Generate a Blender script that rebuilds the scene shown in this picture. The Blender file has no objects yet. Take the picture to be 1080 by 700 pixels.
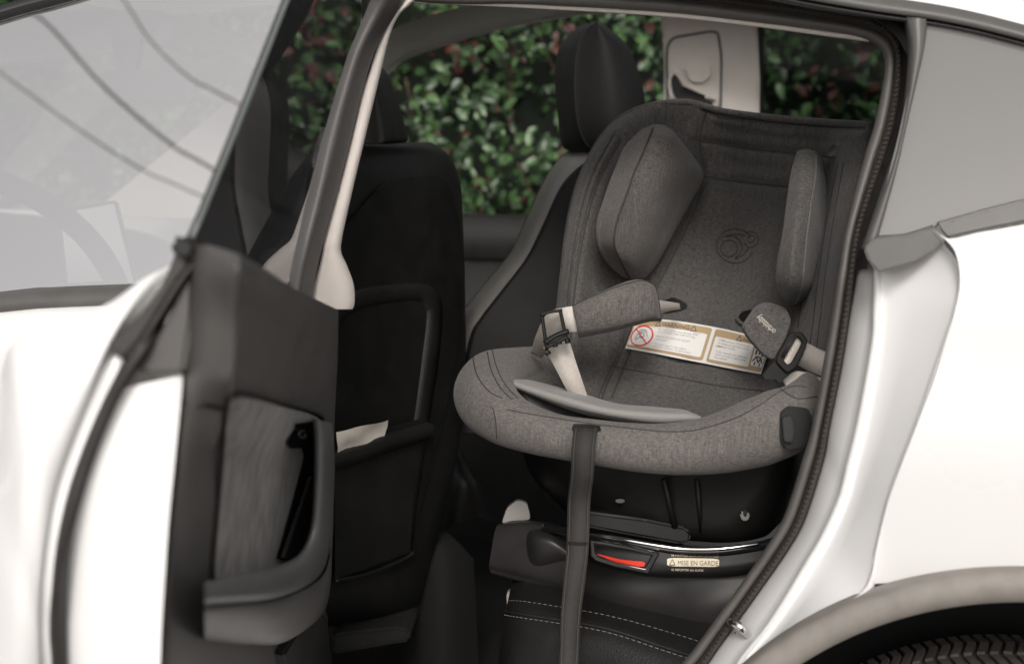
import bpy, bmesh, math, random
from mathutils import Vector, Matrix, noise
from mathutils.bvhtree import BVHTree
random.seed(7)
S = bpy.context.scene
COL = S.collection
V = Vector

# ------------------------------------------------------------------ camera
FL = 1400.0
PSI, PIT, ROL = math.radians(14), math.atan(188/1400), math.radians(3)
CF = V((-math.sin(PSI)*math.cos(PIT), math.cos(PSI)*math.cos(PIT), -math.sin(PIT)))
R0 = V((math.cos(PSI), math.sin(PSI), 0)); U0 = R0.cross(CF)
CR = math.cos(ROL)*R0 + math.sin(ROL)*U0
CU = math.cos(ROL)*U0 - math.sin(ROL)*R0
CC = V((0, 0, 1.22))

def ray(px, py): return CF + CR*((px-540)/FL) + CU*((350-py)/FL)
def W(px, py, d): return CC + ray(px, py)*d
def onY(px, py, Y):
    r = ray(px, py); return CC + r*(Y/r.y)
def N(px, py, base, slope=.42, z0=1.10):          # a side of the car: upright below the belt, leaning in above it
    Y = base
    for _ in range(8):
        p = onY(px, py, Y); Y = base + slope*max(0, p.z-z0)
    return p
def onP(px, py, p0, n):
    r = ray(px, py); return CC + r*((p0-CC).dot(n)/r.dot(n))

cam = bpy.data.cameras.new('camera'); camo = bpy.data.objects.new('camera', cam); COL.objects.link(camo)
camo.matrix_world = Matrix(((CR.x, CU.x, -CF.x, CC.x), (CR.y, CU.y, -CF.y, CC.y), (CR.z, CU.z, -CF.z, CC.z), (0, 0, 0, 1)))
cam.sensor_width = 36; cam.lens = 36*FL/1080; cam.clip_end = 500; cam.clip_start = .05
cam.dof.use_dof = True; cam.dof.focus_distance = 1.78; cam.dof.aperture_fstop = 3.8
S.camera = camo

# ------------------------------------------------------------------ materials
def nodes(name):
    m = bpy.data.materials.new(name); m.use_nodes = True
    nt = m.node_tree; b = nt.nodes['Principled BSDF']
    return m, nt, b
def mat(name, col, rough=.5, metal=0, coat=0, spec=.5, var=0, vscale=8, bump=0, bscale=60, bdet=2, sheen=0, stretch=None, emit=0):
    m, nt, b = nodes(name)
    b.inputs['Base Color'].default_value = (*col, 1)
    b.inputs['Roughness'].default_value = rough
    b.inputs['Metallic'].default_value = metal
    b.inputs['Coat Weight'].default_value = coat
    b.inputs['Coat Roughness'].default_value = .04
    b.inputs['Specular IOR Level'].default_value = spec
    b.inputs['Sheen Weight'].default_value = sheen
    b.inputs['Sheen Roughness'].default_value = .4
    if emit:
        b.inputs['Emission Color'].default_value = (*col, 1); b.inputs['Emission Strength'].default_value = emit
    tc = nt.nodes.new('ShaderNodeTexCoord'); co = tc.outputs['Object']
    if stretch:
        mp = nt.nodes.new('ShaderNodeMapping'); mp.inputs['Scale'].default_value = stretch
        nt.links.new(co, mp.inputs['Vector']); co = mp.outputs['Vector']
    if var:
        n = nt.nodes.new('ShaderNodeTexNoise'); n.inputs['Scale'].default_value = vscale; n.inputs['Detail'].default_value = 5
        nt.links.new(co, n.inputs['Vector'])
        r = nt.nodes.new('ShaderNodeMapRange'); r.inputs['From Min'].default_value = .3; r.inputs['From Max'].default_value = .7
        r.inputs['To Min'].default_value = 1-var; r.inputs['To Max'].default_value = 1+var
        nt.links.new(n.outputs['Fac'], r.inputs['Value'])
        mx = nt.nodes.new('ShaderNodeVectorMath'); mx.operation = 'SCALE'; mx.inputs[0].default_value = col
        nt.links.new(r.outputs['Result'], mx.inputs['Scale']); nt.links.new(mx.outputs['Vector'], b.inputs['Base Color'])
        rr = nt.nodes.new('ShaderNodeMapRange'); rr.inputs['To Min'].default_value = max(0, rough-.1); rr.inputs['To Max'].default_value = min(1, rough+.1)
        nt.links.new(n.outputs['Fac'], rr.inputs['Value']); nt.links.new(rr.outputs['Result'], b.inputs['Roughness'])
    if bump:
        n2 = nt.nodes.new('ShaderNodeTexNoise'); n2.inputs['Scale'].default_value = bscale; n2.inputs['Detail'].default_value = bdet
        nt.links.new(co, n2.inputs['Vector'])
        bp = nt.nodes.new('ShaderNodeBump'); bp.inputs['Strength'].default_value = bump; bp.inputs['Distance'].default_value = .002
        nt.links.new(n2.outputs['Fac'], bp.inputs['Height']); nt.links.new(bp.outputs['Normal'], b.inputs['Normal'])
    return m
def fabric(name, dark, light, fold=.25):            # heathered woven cloth: crossed streaks of dark and pale yarn
    m, nt, b = nodes(name); L = nt.links.new
    tc = nt.nodes.new('ShaderNodeTexCoord')
    def streak(sc, base):
        mp = nt.nodes.new('ShaderNodeMapping'); mp.inputs['Scale'].default_value = sc
        mp.inputs['Rotation'].default_value = (.0, .18, -.15)
        L(tc.outputs['Object'], mp.inputs['Vector'])
        n = nt.nodes.new('ShaderNodeTexNoise'); n.inputs['Scale'].default_value = base; n.inputs['Detail'].default_value = 2.5; n.inputs['Roughness'].default_value = .6
        L(mp.outputs['Vector'], n.inputs['Vector']); return n.outputs['Fac']
    a = streak((1, 1, .07), 900); c = streak((.2, .2, 1), 900); e = streak((1, 1, .05), 240)
    ad = nt.nodes.new('ShaderNodeMath'); ad.operation = 'ADD'; L(a, ad.inputs[0]); L(c, ad.inputs[1])
    ad2 = nt.nodes.new('ShaderNodeMath'); ad2.operation = 'MULTIPLY_ADD'; L(e, ad2.inputs[0]); ad2.inputs[1].default_value = .5; L(ad.outputs[0], ad2.inputs[2])
    rp = nt.nodes.new('ShaderNodeMapRange'); rp.inputs['From Min'].default_value = .95; rp.inputs['From Max'].default_value = 1.56
    L(ad2.outputs[0], rp.inputs['Value'])
    mx = nt.nodes.new('ShaderNodeMix'); mx.data_type = 'RGBA'
    mx.inputs[6].default_value = (*dark, 1); mx.inputs[7].default_value = (*light, 1); L(rp.outputs['Result'], mx.inputs[0])
    L(mx.outputs[2], b.inputs['Base Color'])
    b.inputs['Roughness'].default_value = .95; b.inputs['Specular IOR Level'].default_value = .15
    b.inputs['Sheen Weight'].default_value = .12
    bp = nt.nodes.new('ShaderNodeBump'); bp.inputs['Strength'].default_value = .35; bp.inputs['Distance'].default_value = .0012
    L(ad.outputs[0], bp.inputs['Height'])
    n = nt.nodes.new('ShaderNodeTexNoise'); n.inputs['Scale'].default_value = 13; n.inputs['Detail'].default_value = 2; n.inputs['Distortion'].default_value = .8
    L(tc.outputs['Object'], n.inputs['Vector'])
    bp2 = nt.nodes.new('ShaderNodeBump'); bp2.inputs['Strength'].default_value = fold; bp2.inputs['Distance'].default_value = .02
    L(n.outputs['Fac'], bp2.inputs['Height']); L(bp2.outputs['Normal'], bp.inputs['Normal']); L(bp.outputs['Normal'], b.inputs['Normal'])
    return m
def glass(name, tint, refl, sky_veil, veil_col=(.6, .6, .6), graze=1, power=3):
    m = bpy.data.materials.new(name); m.use_nodes = True; nt = m.node_tree; nt.nodes.clear(); L = nt.links.new
    out = nt.nodes.new('ShaderNodeOutputMaterial')
    t = nt.nodes.new('ShaderNodeBsdfTransparent'); t.inputs[0].default_value = (*tint, 1)
    d = nt.nodes.new('ShaderNodeBsdfDiffuse'); d.inputs[0].default_value = (*veil_col, 1)
    g = nt.nodes.new('ShaderNodeBsdfGlossy'); g.inputs['Roughness'].default_value = .0; g.inputs[0].default_value = (.95, .95, .96, 1)
    a = nt.nodes.new('ShaderNodeMixShader'); a.inputs[0].default_value = sky_veil; L(t.outputs[0], a.inputs[1]); L(d.outputs[0], a.inputs[2])  # pale diffuse share imitates sky reflected in the pane
    c = nt.nodes.new('ShaderNodeMixShader'); L(a.outputs[0], c.inputs[1]); L(g.outputs[0], c.inputs[2])
    lw = nt.nodes.new('ShaderNodeLayerWeight'); lw.inputs['Blend'].default_value = .25
    mr = nt.nodes.new('ShaderNodeMapRange'); mr.inputs['To Min'].default_value = refl; mr.inputs['To Max'].default_value = graze
    L(lw.outputs['Facing'], mr.inputs['Value'])
    pw = nt.nodes.new('ShaderNodeMath'); pw.operation = 'POWER'; pw.inputs[1].default_value = power; L(lw.outputs['Facing'], pw.inputs[0]); L(pw.outputs[0], mr.inputs['Value'])
    L(mr.outputs['Result'], c.inputs[0]); L(c.outputs[0], out.inputs[0])
    return m

M = {}
M['paint'] = mat('white_paint', (.73, .727, .724), .26, coat=1, spec=.4, var=.015, vscale=3)
M['jamb'] = mat('white_jamb_paint', (.80, .797, .795), .38, coat=.5, spec=.4, var=.03, vscale=5)
M['clad'] = mat('grey_cladding', (.21, .193, .175), .6, var=.12, vscale=40, bump=.2, bscale=900)
M['trimdark'] = mat('dark_trim', (.06, .057, .055), .5, var=.08, vscale=30)
M['satin'] = mat('satin_grey_trim', (.085, .082, .079), .45, spec=.5, var=.08, vscale=30)
M['gloss'] = mat('gloss_black', (.012, .012, .013), .12, coat=.6)
M['rubber'] = mat('rubber', (.022, .02, .019), .55, var=.2, vscale=60)
M['ribbed'] = mat('ribbed_rubber', (.05, .04, .034), .7, var=.3, vscale=300, bump=.5, bscale=500)
M['black'] = mat('black_plastic', (.010, .0097, .0095), .5, spec=.3, var=.2, vscale=30, bump=.15, bscale=1200)
M['dark'] = mat('dark_plastic', (.022, .021, .0205), .55, spec=.35, var=.15, vscale=30, bump=.15, bscale=1200)
M['char'] = mat('charcoal_trim', (.070, .066, .064), .46, var=.1, vscale=20, bump=.3, bscale=700, bdet=4)
M['leather'] = mat('black_leather', (.013, .0125, .0122), .5, spec=.35, var=.15, vscale=20, bump=.4, bscale=420, bdet=4)
M['leather2'] = mat('black_leather_soft', (.022, .021, .021), .38, var=.15, vscale=20, bump=.4, bscale=420, bdet=4)
M['benchl'] = mat('bench_leather', (.011, .0108, .011), .6, spec=.2, var=.12, vscale=18, bump=.15, bscale=420, bdet=4)
M['bolster'] = mat('lit_bolster_leather', (.21, .198, .19), .36, spec=.6, var=.12, vscale=18, bump=.35, bscale=420, bdet=4)  # daylight on the seat's front face put into a paler leather colour
M['cream'] = mat('cream_trim', (.70, .645, .60), .75, var=.04, vscale=12, bump=.15, bscale=500)
M['beige'] = mat('beige_pillar_trim', (.80, .745, .69), .75, var=.05, vscale=10, bump=.15, bscale=500)
M['head'] = mat('headliner_cloth', (.74, .715, .67), .9, var=.05, vscale=14, bump=.2, bscale=900)
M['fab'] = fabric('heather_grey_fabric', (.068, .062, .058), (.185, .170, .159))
M['fab_d'] = fabric('shaded_heather_fabric', (.047, .0445, .043), (.138, .130, .125))  # same cloth darkened: shade on the seat's back and right side put into colour
M['fab_l'] = fabric('lit_pale_heather_fabric', (.082, .076, .071), (.195, .181, .171))  # same cloth paled for light on the rim; also the pale wing piping
M['piping'] = mat('fabric_piping', (.045, .042, .040), .9, bump=.3, bscale=900)
M['lip'] = mat('grey_flap', (.26, .25, .24), .7, bump=.3, bscale=300, sheen=.2)
M['web'] = mat('beige_webbing', (.62, .57, .52), .85, var=.06, vscale=200, bump=.5, bscale=900)
M['bweb'] = mat('black_webbing', (.032, .029, .027), .7, var=.2, vscale=250, bump=.6, bscale=1000)
M['bweb2'] = mat('webbing_edge', (.055, .050, .046), .7, bump=.6, bscale=1000)
M['tan'] = mat('tan_print', (.46, .34, .20), .5)
M['white'] = mat('white_print', (.80, .785, .76), .5)
M['ink'] = mat('dark_ink', (.10, .085, .07), .6)
M['greyink'] = mat('grey_ink', (.30, .29, .28), .6)
M['red'] = mat('red_print', (.80, .06, .03), .5)
M['redi'] = mat('red_indicator', (.75, .05, .025), .35)
M['chrome'] = mat('chrome', (.75, .73, .71), .12, metal=1)
M['steel'] = mat('steel', (.5, .48, .45), .3, metal=1, var=.2, vscale=80)
M['cream_st'] = mat('cream_sticker', (.62, .54, .40), .5)
M['stitch'] = mat('pale_stitch', (.20, .187, .175), .8)
M['dstitch'] = mat('dark_stitch', (.015, .014, .014), .9)
M['suede'] = mat('grey_suede', (.115, .103, .095), .95, var=.6, vscale=75, bump=.3, bscale=500, sheen=.3, stretch=(1, 1, .4))
M['arm'] = mat('soft_dark_leather', (.085, .085, .087), .40, var=.12, vscale=20, bump=.35, bscale=420, bdet=4)
M['sealgrey'] = mat('seal_grey', (.105, .098, .092), .5, var=.12, vscale=30)
M['paper'] = mat('paper', (.62, .57, .51), .8, var=.05, vscale=20)
M['tyre'] = mat('tyre_rubber', (.10, .09, .082), .8, var=.25, vscale=40, bump=.3, bscale=300)
M['rim'] = mat('dark_rim', (.08, .08, .08), .35, metal=.8)
M['well'] = mat('wheel_well_felt', (.008, .008, .008), .95, var=.2, vscale=30)
M['basegrey'] = mat('base_plastic', (.024, .0225, .022), .40, spec=.5, var=.1, vscale=30, bump=.12, bscale=1200)
M['floor'] = mat('black_carpet', (.010, .0095, .009), .95, var=.3, vscale=120, bump=.5, bscale=600)
M['screen'] = mat('screen_face', (.55, .56, .57), .25)
M['foot'] = mat('grey_foot_pad', (.33, .31, .29), .6)
M['asphalt'] = mat('pale_concrete', (.34, .33, .315), .9, var=.15, vscale=30, bump=.6, bscale=200)
M['win'] = glass('window_glass', (.92, .93, .93), .62, .22, (.62, .61, .61))  # whitish diffuse veil stands in for part of the sky reflection
M['quarter'] = glass('privacy_glass', (.06, .06, .06), .05, .29, (.5, .49, .48), .6)  # even grey reflection painted in as a diffuse veil
M['roofglass'] = glass('roof_glass', (.85, .85, .85), .05, .0)
M['priv'] = glass('far_privacy_glass', (.52, .54, .53), .003, .0, graze=.1)
M['door_glass'] = glass('door_glass', (.22, .22, .22), .06, .003, (.4, .4, .4), .85, 1.3)
M['cover'] = glass('clear_cover', (.85, .85, .85), .06, .0)

# ------------------------------------------------------------------ mesh helpers
def link(name, me, m, parent=None):
    o = bpy.data.objects.new(name, me); COL.objects.link(o)
    if m is not None: me.materials.append(M[m] if isinstance(m, str) else m)
    if parent is not None: o.parent = parent; o.matrix_parent_inverse = inv(parent)
    return o
BASE = {}
def inv(p):
    return Matrix.Translation(-V(BASE.get(p.name, (0, 0, 0))))
def thing(name, label, cat, loc=(0, 0, 0), group=None):
    o = bpy.data.objects.new(name, None); COL.objects.link(o); o.location = loc; o.empty_display_size = .1
    BASE[o.name] = loc; tag(o, label, cat, group); return o
def tag(o, label, cat, group=None):
    o['label'] = label; o['category'] = cat
    if group: o['group'] = group
def mesh(name, vs, fs, smooth=True):
    me = bpy.data.meshes.new(name); me.from_pydata([tuple(v) for v in vs], [], fs); me.validate(); me.update()
    if smooth:
        me.polygons.foreach_set('use_smooth', [True]*len(me.polygons))
    return me
class MB:
    def __init__(s): s.v = []; s.f = []
    def add(s, vs, fs):
        o = len(s.v); s.v += [V(v) for v in vs]; s.f += [tuple(i+o for i in f) for f in fs]; return s
    def build(s, name, m, parent=None, smooth=True, auto=None):
        me = mesh(name, s.v, s.f, smooth)
        bm = bmesh.new(); bm.from_mesh(me); bmesh.ops.recalc_face_normals(bm, faces=bm.faces); bm.to_mesh(me); bm.free()
        o = link(name, me, m, parent)
        if auto:
            me.set_sharp_from_angle(angle=math.radians(auto))
        return o
def cr(P, t):
    n = len(P)-1; i = min(int(t*n), n-1) if n > 0 else 0; u = t*n-i
    p0, p1, p2, p3 = P[max(i-1, 0)], P[i], P[min(i+1, n)], P[min(i+2, n)]
    return .5*((2*p1)+(p2-p0)*u+(2*p0-5*p1+4*p2-p3)*u*u+(3*p1-p0-3*p2+p3)*u**3)
def spl(P, n):
    P = [V(p) for p in P]; return [cr(P, i/(n-1)) for i in range(n)]
class Loft:                                          # smooth surface through a net of points
    def __init__(s, rows): s.r = [[V(p) for p in r] for r in rows]
    def ev(s, u, v): return cr([cr(r, v) for r in s.r], u)
    def nrm(s, u, v):
        e = .004; a = s.ev(min(1, u+e), v)-s.ev(max(0, u-e), v); b = s.ev(u, min(1, v+e))-s.ev(u, max(0, v-e))
        n = a.cross(b).normalized()
        return n if n.dot(CF) < 0 else -n
    def grid(s, nu, nv):
        vs = []
        cols = [[cr(r, j/(nv-1)) for r in s.r] for j in range(nv)]
        for i in range(nu):
            for j in range(nv): vs.append(cr(cols[j], i/(nu-1)))
        fs = [(i*nv+j, i*nv+j+1, (i+1)*nv+j+1, (i+1)*nv+j) for i in range(nu-1) for j in range(nv-1)]
        return vs, fs
    def line(s, pts, n, lift=.001):
        out = []
        P = [V((a, b, 0)) for a, b in pts]
        for i in range(n):
            q = cr(P, i/(n-1)); out.append(s.ev(q.x, q.y)+s.nrm(q.x, q.y)*lift)
        return out
def loft(name, rows, nu, nv, m, parent):
    L = Loft(rows); vs, fs = L.grid(nu, nv); o = MB().add(vs, fs).build(name, m, parent); return L, o
def tube_geo(P, r, k=8, flat=1, up=None, caps=True):
    P = [V(p) for p in P]; n = len(P); vs = []; fs = []
    T = [(P[min(i+1, n-1)]-P[max(i-1, 0)]).normalized() for i in range(n)]
    a = V(up) if up is not None else (V((0, 0, 1)) if abs(T[0].z) < .9 else V((1, 0, 0)))
    for i in range(n):
        x = T[i].cross(a); x.normalize(); y = x.cross(T[i]); y.normalize()
        if up is None: a = y
        ri = r[i] if isinstance(r, (list, tuple)) else r
        for j in range(k):
            t = 2*math.pi*j/k; vs.append(P[i]+x*math.cos(t)*ri+y*math.sin(t)*ri*flat)
    for i in range(n-1):
        for j in range(k): fs.append((i*k+j, i*k+(j+1) % k, (i+1)*k+(j+1) % k, (i+1)*k+j))
    if caps: fs += [tuple(range(k-1, -1, -1)), tuple(range((n-1)*k, n*k))]
    return vs, fs
def tube(name, P, r, m, parent, k=8, flat=1, up=None, n=None):
    if n: P = spl(P, n)
    if n and isinstance(r, (list, tuple)) and len(r) != n:
        R = [V((x, 0, 0)) for x in r]; r = [cr(R, i/(n-1)).x for i in range(n)]
    return MB().add(*tube_geo(P, r, k, flat, up)).build(name, m, parent)
def dashes(mb, P, L=.004, gap=.0025, r=.0006):
    acc = 0; i = 0; out = []; pts = [V(p) for p in P]
    seg = [pts[0]]; total = 0; on = True
    for a, b in zip(pts, pts[1:]):
        d = (b-a).length
        if d == 0: continue
        t = 0
        while t < d:
            lim = L if on else gap
            step = min(lim-total, d-t); q0 = a+(b-a)*(t/d); t += step; total += step; q1 = a+(b-a)*(t/d)
            if on: seg.append(q1)
            if total >= lim-1e-9:
                if on and (seg[-1]-seg[0]).length > 1e-4: mb.add(*tube_geo([seg[0], seg[-1]], r, 4))
                on = not on; total = 0; seg = [q1]
def slab(name, pts, thick, m, parent, bevel=0, seg=2, smooth=True, auto=40):
    """a flat plate from its outline (points in space), given thickness along the vector thick"""
    pts = [V(p) for p in pts]; n = len(pts); th = V(thick)
    vs = pts+[p+th for p in pts]
    fs = [tuple(range(n)), tuple(range(2*n-1, n-1, -1))]+[(i, i+n, (i+1) % n+n, (i+1) % n) for i in range(n)]
    me = mesh(name, vs, fs, False); bm = bmesh.new(); bm.from_mesh(me)
    bmesh.ops.recalc_face_normals(bm, faces=bm.faces)
    if bevel:
        bmesh.ops.bevel(bm, geom=list(bm.edges), offset=bevel, segments=seg, affect='EDGES', clamp_overlap=True)
    bmesh.ops.triangulate(bm, faces=[f for f in bm.faces if len(f.verts) > 4])
    bm.to_mesh(me); bm.free()
    me.polygons.foreach_set('use_smooth', [True]*len(me.polygons)); me.set_sharp_from_angle(angle=math.radians(auto))
    return link(name, me, m, parent)
def rnd(pts, n=5, k=.25):                             # round the corners of an outline
    P = [V((p[0], p[1])) for p in pts]; out = []
    for i, p in enumerate(P):
        a = P[i-1]; b = P[(i+1) % len(P)]
        q0 = p+(a-p)*k; q1 = p+(b-p)*k
        for j in range(n):
            t = j/(n-1); out.append((1-t)**2*q0+2*t*(1-t)*p+t*t*q1)
    return out
def coons(left, right, top, bottom, nu, nv, fn):
    """fills four boundary curves (2-D points) and maps every point with fn"""
    f2 = lambda P: [V((*p, 0)) for p in P]
    l, r, t, b = f2(left), f2(right), f2(top), f2(bottom); vs = []
    for i in range(nu):
        u = i/(nu-1); lu, ru = cr(l, u), cr(r, u)
        for j in range(nv):
            v = j/(nv-1); tv, bv = cr(t, v), cr(b, v)
            q = (1-v)*lu+v*ru+(1-u)*tv+u*bv-((1-u)*(1-v)*t[0]+(1-u)*v*t[-1]+u*(1-v)*b[0]+u*v*b[-1])
            vs.append(fn(q.x, q.y, u, v))
    fs = [(i*nv+j, i*nv+j+1, (i+1)*nv+j+1, (i+1)*nv+j) for i in range(nu-1) for j in range(nv-1)]
    return vs, fs
def box_geo(lo, hi):
    x0, y0, z0 = lo; x1, y1, z1 = hi
    return [(x0, y0, z0), (x1, y0, z0), (x1, y1, z0), (x0, y1, z0), (x0, y0, z1), (x1, y0, z1), (x1, y1, z1), (x0, y1, z1)], \
        [(0, 3, 2, 1), (4, 5, 6, 7), (0, 1, 5, 4), (1, 2, 6, 5), (2, 3, 7, 6), (3, 0, 4, 7)]
def bev(o, w, s=2):
    md = o.modifiers.new('bevel', 'BEVEL'); md.width = w; md.segments = s; md.limit_method = 'ANGLE'; return o
def solid(o, t, off=1):
    md = o.modifiers.new('thickness', 'SOLIDIFY'); md.thickness = t; md.offset = off; return o
_tc = {}
def text_geo(s, size):
    c = bpy.data.curves.new('txt', 'FONT'); c.body = s; c.size = size; c.resolution_u = 3
    o = bpy.data.objects.new('txt', c); COL.objects.link(o)
    me = bpy.data.meshes.new_from_object(o.evaluated_get(bpy.context.evaluated_depsgraph_get()))
    vs = [v.co.copy() for v in me.vertices]; fs = [tuple(p.vertices) for p in me.polygons]
    bpy.data.objects.remove(o); bpy.data.curves.remove(c); bpy.data.meshes.remove(me)
    return vs, fs

# ------------------------------------------------------------------ setting
g = MB().add([(-60, -60, -.045), (60, -60, -.045), (60, 60, -.045), (-60, 60, -.045)], [(0, 1, 2, 3)]).build('ground', 'asphalt'); g['kind'] = 'structure'

# ================================================================== THE CAR
car = thing('car', 'white electric hatchback with black interior and its near rear door swung open', 'car', (-.3, 2.3, 0))

# ---- curves of the door opening (picture points on the near side of the car)
SEAL = [(330, -60, 330, -90), (420, -2, 420, -40), (560, 5, 560, -24), (700, 13, 705, -13), (800, 24, 806, -1), (870, 33, 880, 10), (905, 39, 921, 19),
        (924, 48, 943, 32), (933, 64, 951, 52), (930, 95, 950, 92), (921, 135, 943, 134), (910, 170, 932, 170), (892, 240, 909, 240), (884, 285, 902, 286),
        (877, 330, 896, 332), (868, 385, 887, 388), (856, 450, 874, 453), (847, 482, 868, 486), (828, 541, 849, 546), (811, 572, 832, 578),
        (783, 613, 803, 620), (760, 645, 780, 652), (738, 675, 757, 684), (718, 700, 740, 707), (650, 775, 672, 785), (560, 850, 580, 870)]
def strip(name, cols, n, m, parent):                 # cols: lists of 3-D points, one list per long edge
    cs = [spl(c, n) for c in cols]; k = len(cs)
    vs = [cs[j][i] for i in range(n) for j in range(k)]
    fs = [(i*k+j, i*k+j+1, (i+1)*k+j+1, (i+1)*k+j) for i in range(n-1) for j in range(k-1)]
    return MB().add(vs, fs).build(name, m, parent)
lerp = lambda a, b, t: a+(b-a)*t
def sealcol(t, base): return [N(lerp(a, c, t), lerp(b, d, t), base) for a, b, c, d in SEAL]
seal = strip('door_seal', [sealcol(0, 1.60), sealcol(0, 1.525), sealcol(.12, 1.512), sealcol(.35, 1.508), sealcol(.52, 1.512), sealcol(.56, 1.52)], 160, 'sealgrey', car)
strip('seal_bead', [sealcol(.56, 1.518), sealcol(.66, 1.503), sealcol(.82, 1.500), sealcol(.95, 1.505), sealcol(1.0, 1.53)], 160, 'ribbed', seal)
mb = MB(); dashes(mb, spl(sealcol(.76, 1.5005), 700), .0030, .0030, .0020); mb.build('seal_ribs', 'rubber', seal)
# roof edge above the opening, thin pale headliner lip
lip = [(437, 1), (560, 6.5), (700, 15), (800, 26), (870, 35.5), (917, 41.5)]
tube('headliner_lip', [N(a, b, 1.53) for a, b in lip], .0032, 'cream', car, n=60)

# ---- jamb and rear quarter panel
EDGE = [(985, 243), (1006, 262), (1013, 290), (1010, 320), (1000, 352), (985, 400), (967, 446), (950, 490), (936, 531), (924, 580), (912, 621)]
JS = [(909, 262), (904, 286), (901, 305), (896, 332), (887, 388), (874, 453), (868, 486), (849, 546), (832, 578), (803, 620), (780, 652), (757, 684), (740, 707), (700, 748)]
JR = [(921, 268), (922, 300), (921, 330), (919, 362), (905, 440), (893, 490), (884, 525), (866, 565), (850, 592), (826, 632), (806, 662), (783, 690), (768, 712), (740, 748)]
JR2 = [(926, 270), (929, 300), (928, 330), (925, 365), (912, 442), (900, 492), (891, 527), (873, 567), (857, 594), (832, 634), (811, 664), (788, 692), (773, 714), (746, 748)]
JM = [(958, 262), (966, 300), (963, 335), (955, 372), (936, 445), (921, 490), (909, 527), (893, 567), (879, 594), (850, 634), (826, 664), (803, 688), (785, 712), (757, 748)]
JE = [(985, 245), (1012, 282), (1008, 325), (998, 356), (967, 446), (951, 487), (937, 527), (926, 572), (913, 620), (872, 646), (841, 670), (814, 694), (796, 718), (768, 754)]
strip('door_jamb', [[N(a, b, 1.53) for a, b in JS], [N(a+2, b, 1.513) for a, b in JS], [N(lerp(a, c, .7), lerp(b, d, .7), 1.489) for (a, b), (c, d) in zip(JS, JR)], [N(a-1, b, 1.478) for a, b in JR], [N(a, b, 1.470) for a, b in JR], [N(a-2, b, 1.466) for a, b in JR2],
                    [N(a, b, 1.474) for a, b in JR2], [N(a+2, b, 1.474) for a, b in JR2], [N(a, b, 1.445) for a, b in JM], [N(a-5, b, 1.420) for a, b in JE], [N(a-1, b+1, 1.414) for a, b in JE], [N(a, b, 1.407) for a, b in JE], [N(a+5, b+6, 1.425) for a, b in JE]], 110, 'jamb', car)
ctr_w = V((.253, 0, .402))
def arc(R, a0, a1, n, Y, c=ctr_w): return [V((c.x-R*math.cos(math.radians(lerp(a0, a1, i/(n-1)))), Y, c.z+R*math.sin(math.radians(lerp(a0, a1, i/(n-1)))))) for i in range(n)]
def unproj(p):
    v = p-CC; d = v.dot(CF); return (540+FL*v.dot(CR)/d, 350-FL*v.dot(CU)/d)
def skin(z): return 1.402+.9*max(0, .935-z)**2+.03*max(0, z-.95)+.10*max(0, z-1.08)-.012*math.exp(-((z-.95)/.06)**2)*.4
ROUT = .428
# quarter panel in world x,z: from the shut line to the tail, above the arch
Ew = [onY(a, b, 1.405) for a, b in EDGE]
qb = [V((Ew[-1].x, Ew[-1].z))]
a_start = math.degrees(math.atan2(Ew[-1].z-ctr_w.z, ctr_w.x-Ew[-1].x))
Rst = math.hypot(Ew[-1].z-ctr_w.z, ctr_w.x-Ew[-1].x)
for i in range(1, 13):
    a = math.radians(lerp(a_start, 180, i/12)); R_ = lerp(Rst, .413, min(1, i/1.5)); qb.append(V((ctr_w.x-R_*math.cos(a), ctr_w.z+R_*math.sin(a))))
qb += [V((.95, .40)), V((1.2, .45))]
belt = [onY(a, b, 1.43) for a, b in [(985, 243), (1000, 251), (1030, 245), (1080, 236), (1180, 216)]]
qt = [V((p.x, p.z)) for p in belt]+[V((.5, 1.23)), V((.8, 1.27)), V((1.2, 1.25))]
ql = [V((p.x, p.z)) for p in Ew]; qr = [V((1.2, 1.25)), V((1.25, .9)), V((1.2, .45))]
qt[0] = ql[0]; qb[0] = ql[-1]
tail = lambda x: .16*max(0, x-.55)**2*3
vs, fs = coons(ql, qr, qt, qb, 50, 90, lambda x, z, u, v: V((x, skin(z)+tail(x), z)))
quarter = MB().add(vs, fs).build('quarter_panel', 'paint', car)
# return edge of the quarter panel at the shut line
# wheel arch cladding
a0 = 8
def archcols(): return [arc(.396, a0, 172, 60, 1.50), arc(.396, a0, 172, 60, 1.398), arc(.399, a0, 172, 60, 1.391), arc(.412, a0, 172, 60, 1.386), arc(.426, a0, 172, 60, 1.389), arc(.430, a0, 172, 60, 1.396), arc(.430, a0, 172, 60, 1.42)]
strip('wheel_arch_cladding', archcols(), 90, 'clad', car)
mb = MB()
w1, w2 = arc(.408, -5, 185, 40, 1.45), arc(.408, -5, 185, 40, 1.78)
k = len(w1); mb.add(w1+w2, [(i, i+1, i+1+k, i+k) for i in range(k-1)])
mb.add(w2+[V((ctr_w.x, 1.78, .1))], [(i, i+1, k) for i in range(k-1)])
mb.build('wheel_well', 'well', car)
# sill below the opening and the lower body
mb = MB().add(*box_geo((-2.6, 1.42, .22), (-.12, 1.56, .50)))
bev(mb.build('door_sill', 'jamb', car), .02, 3)
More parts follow.
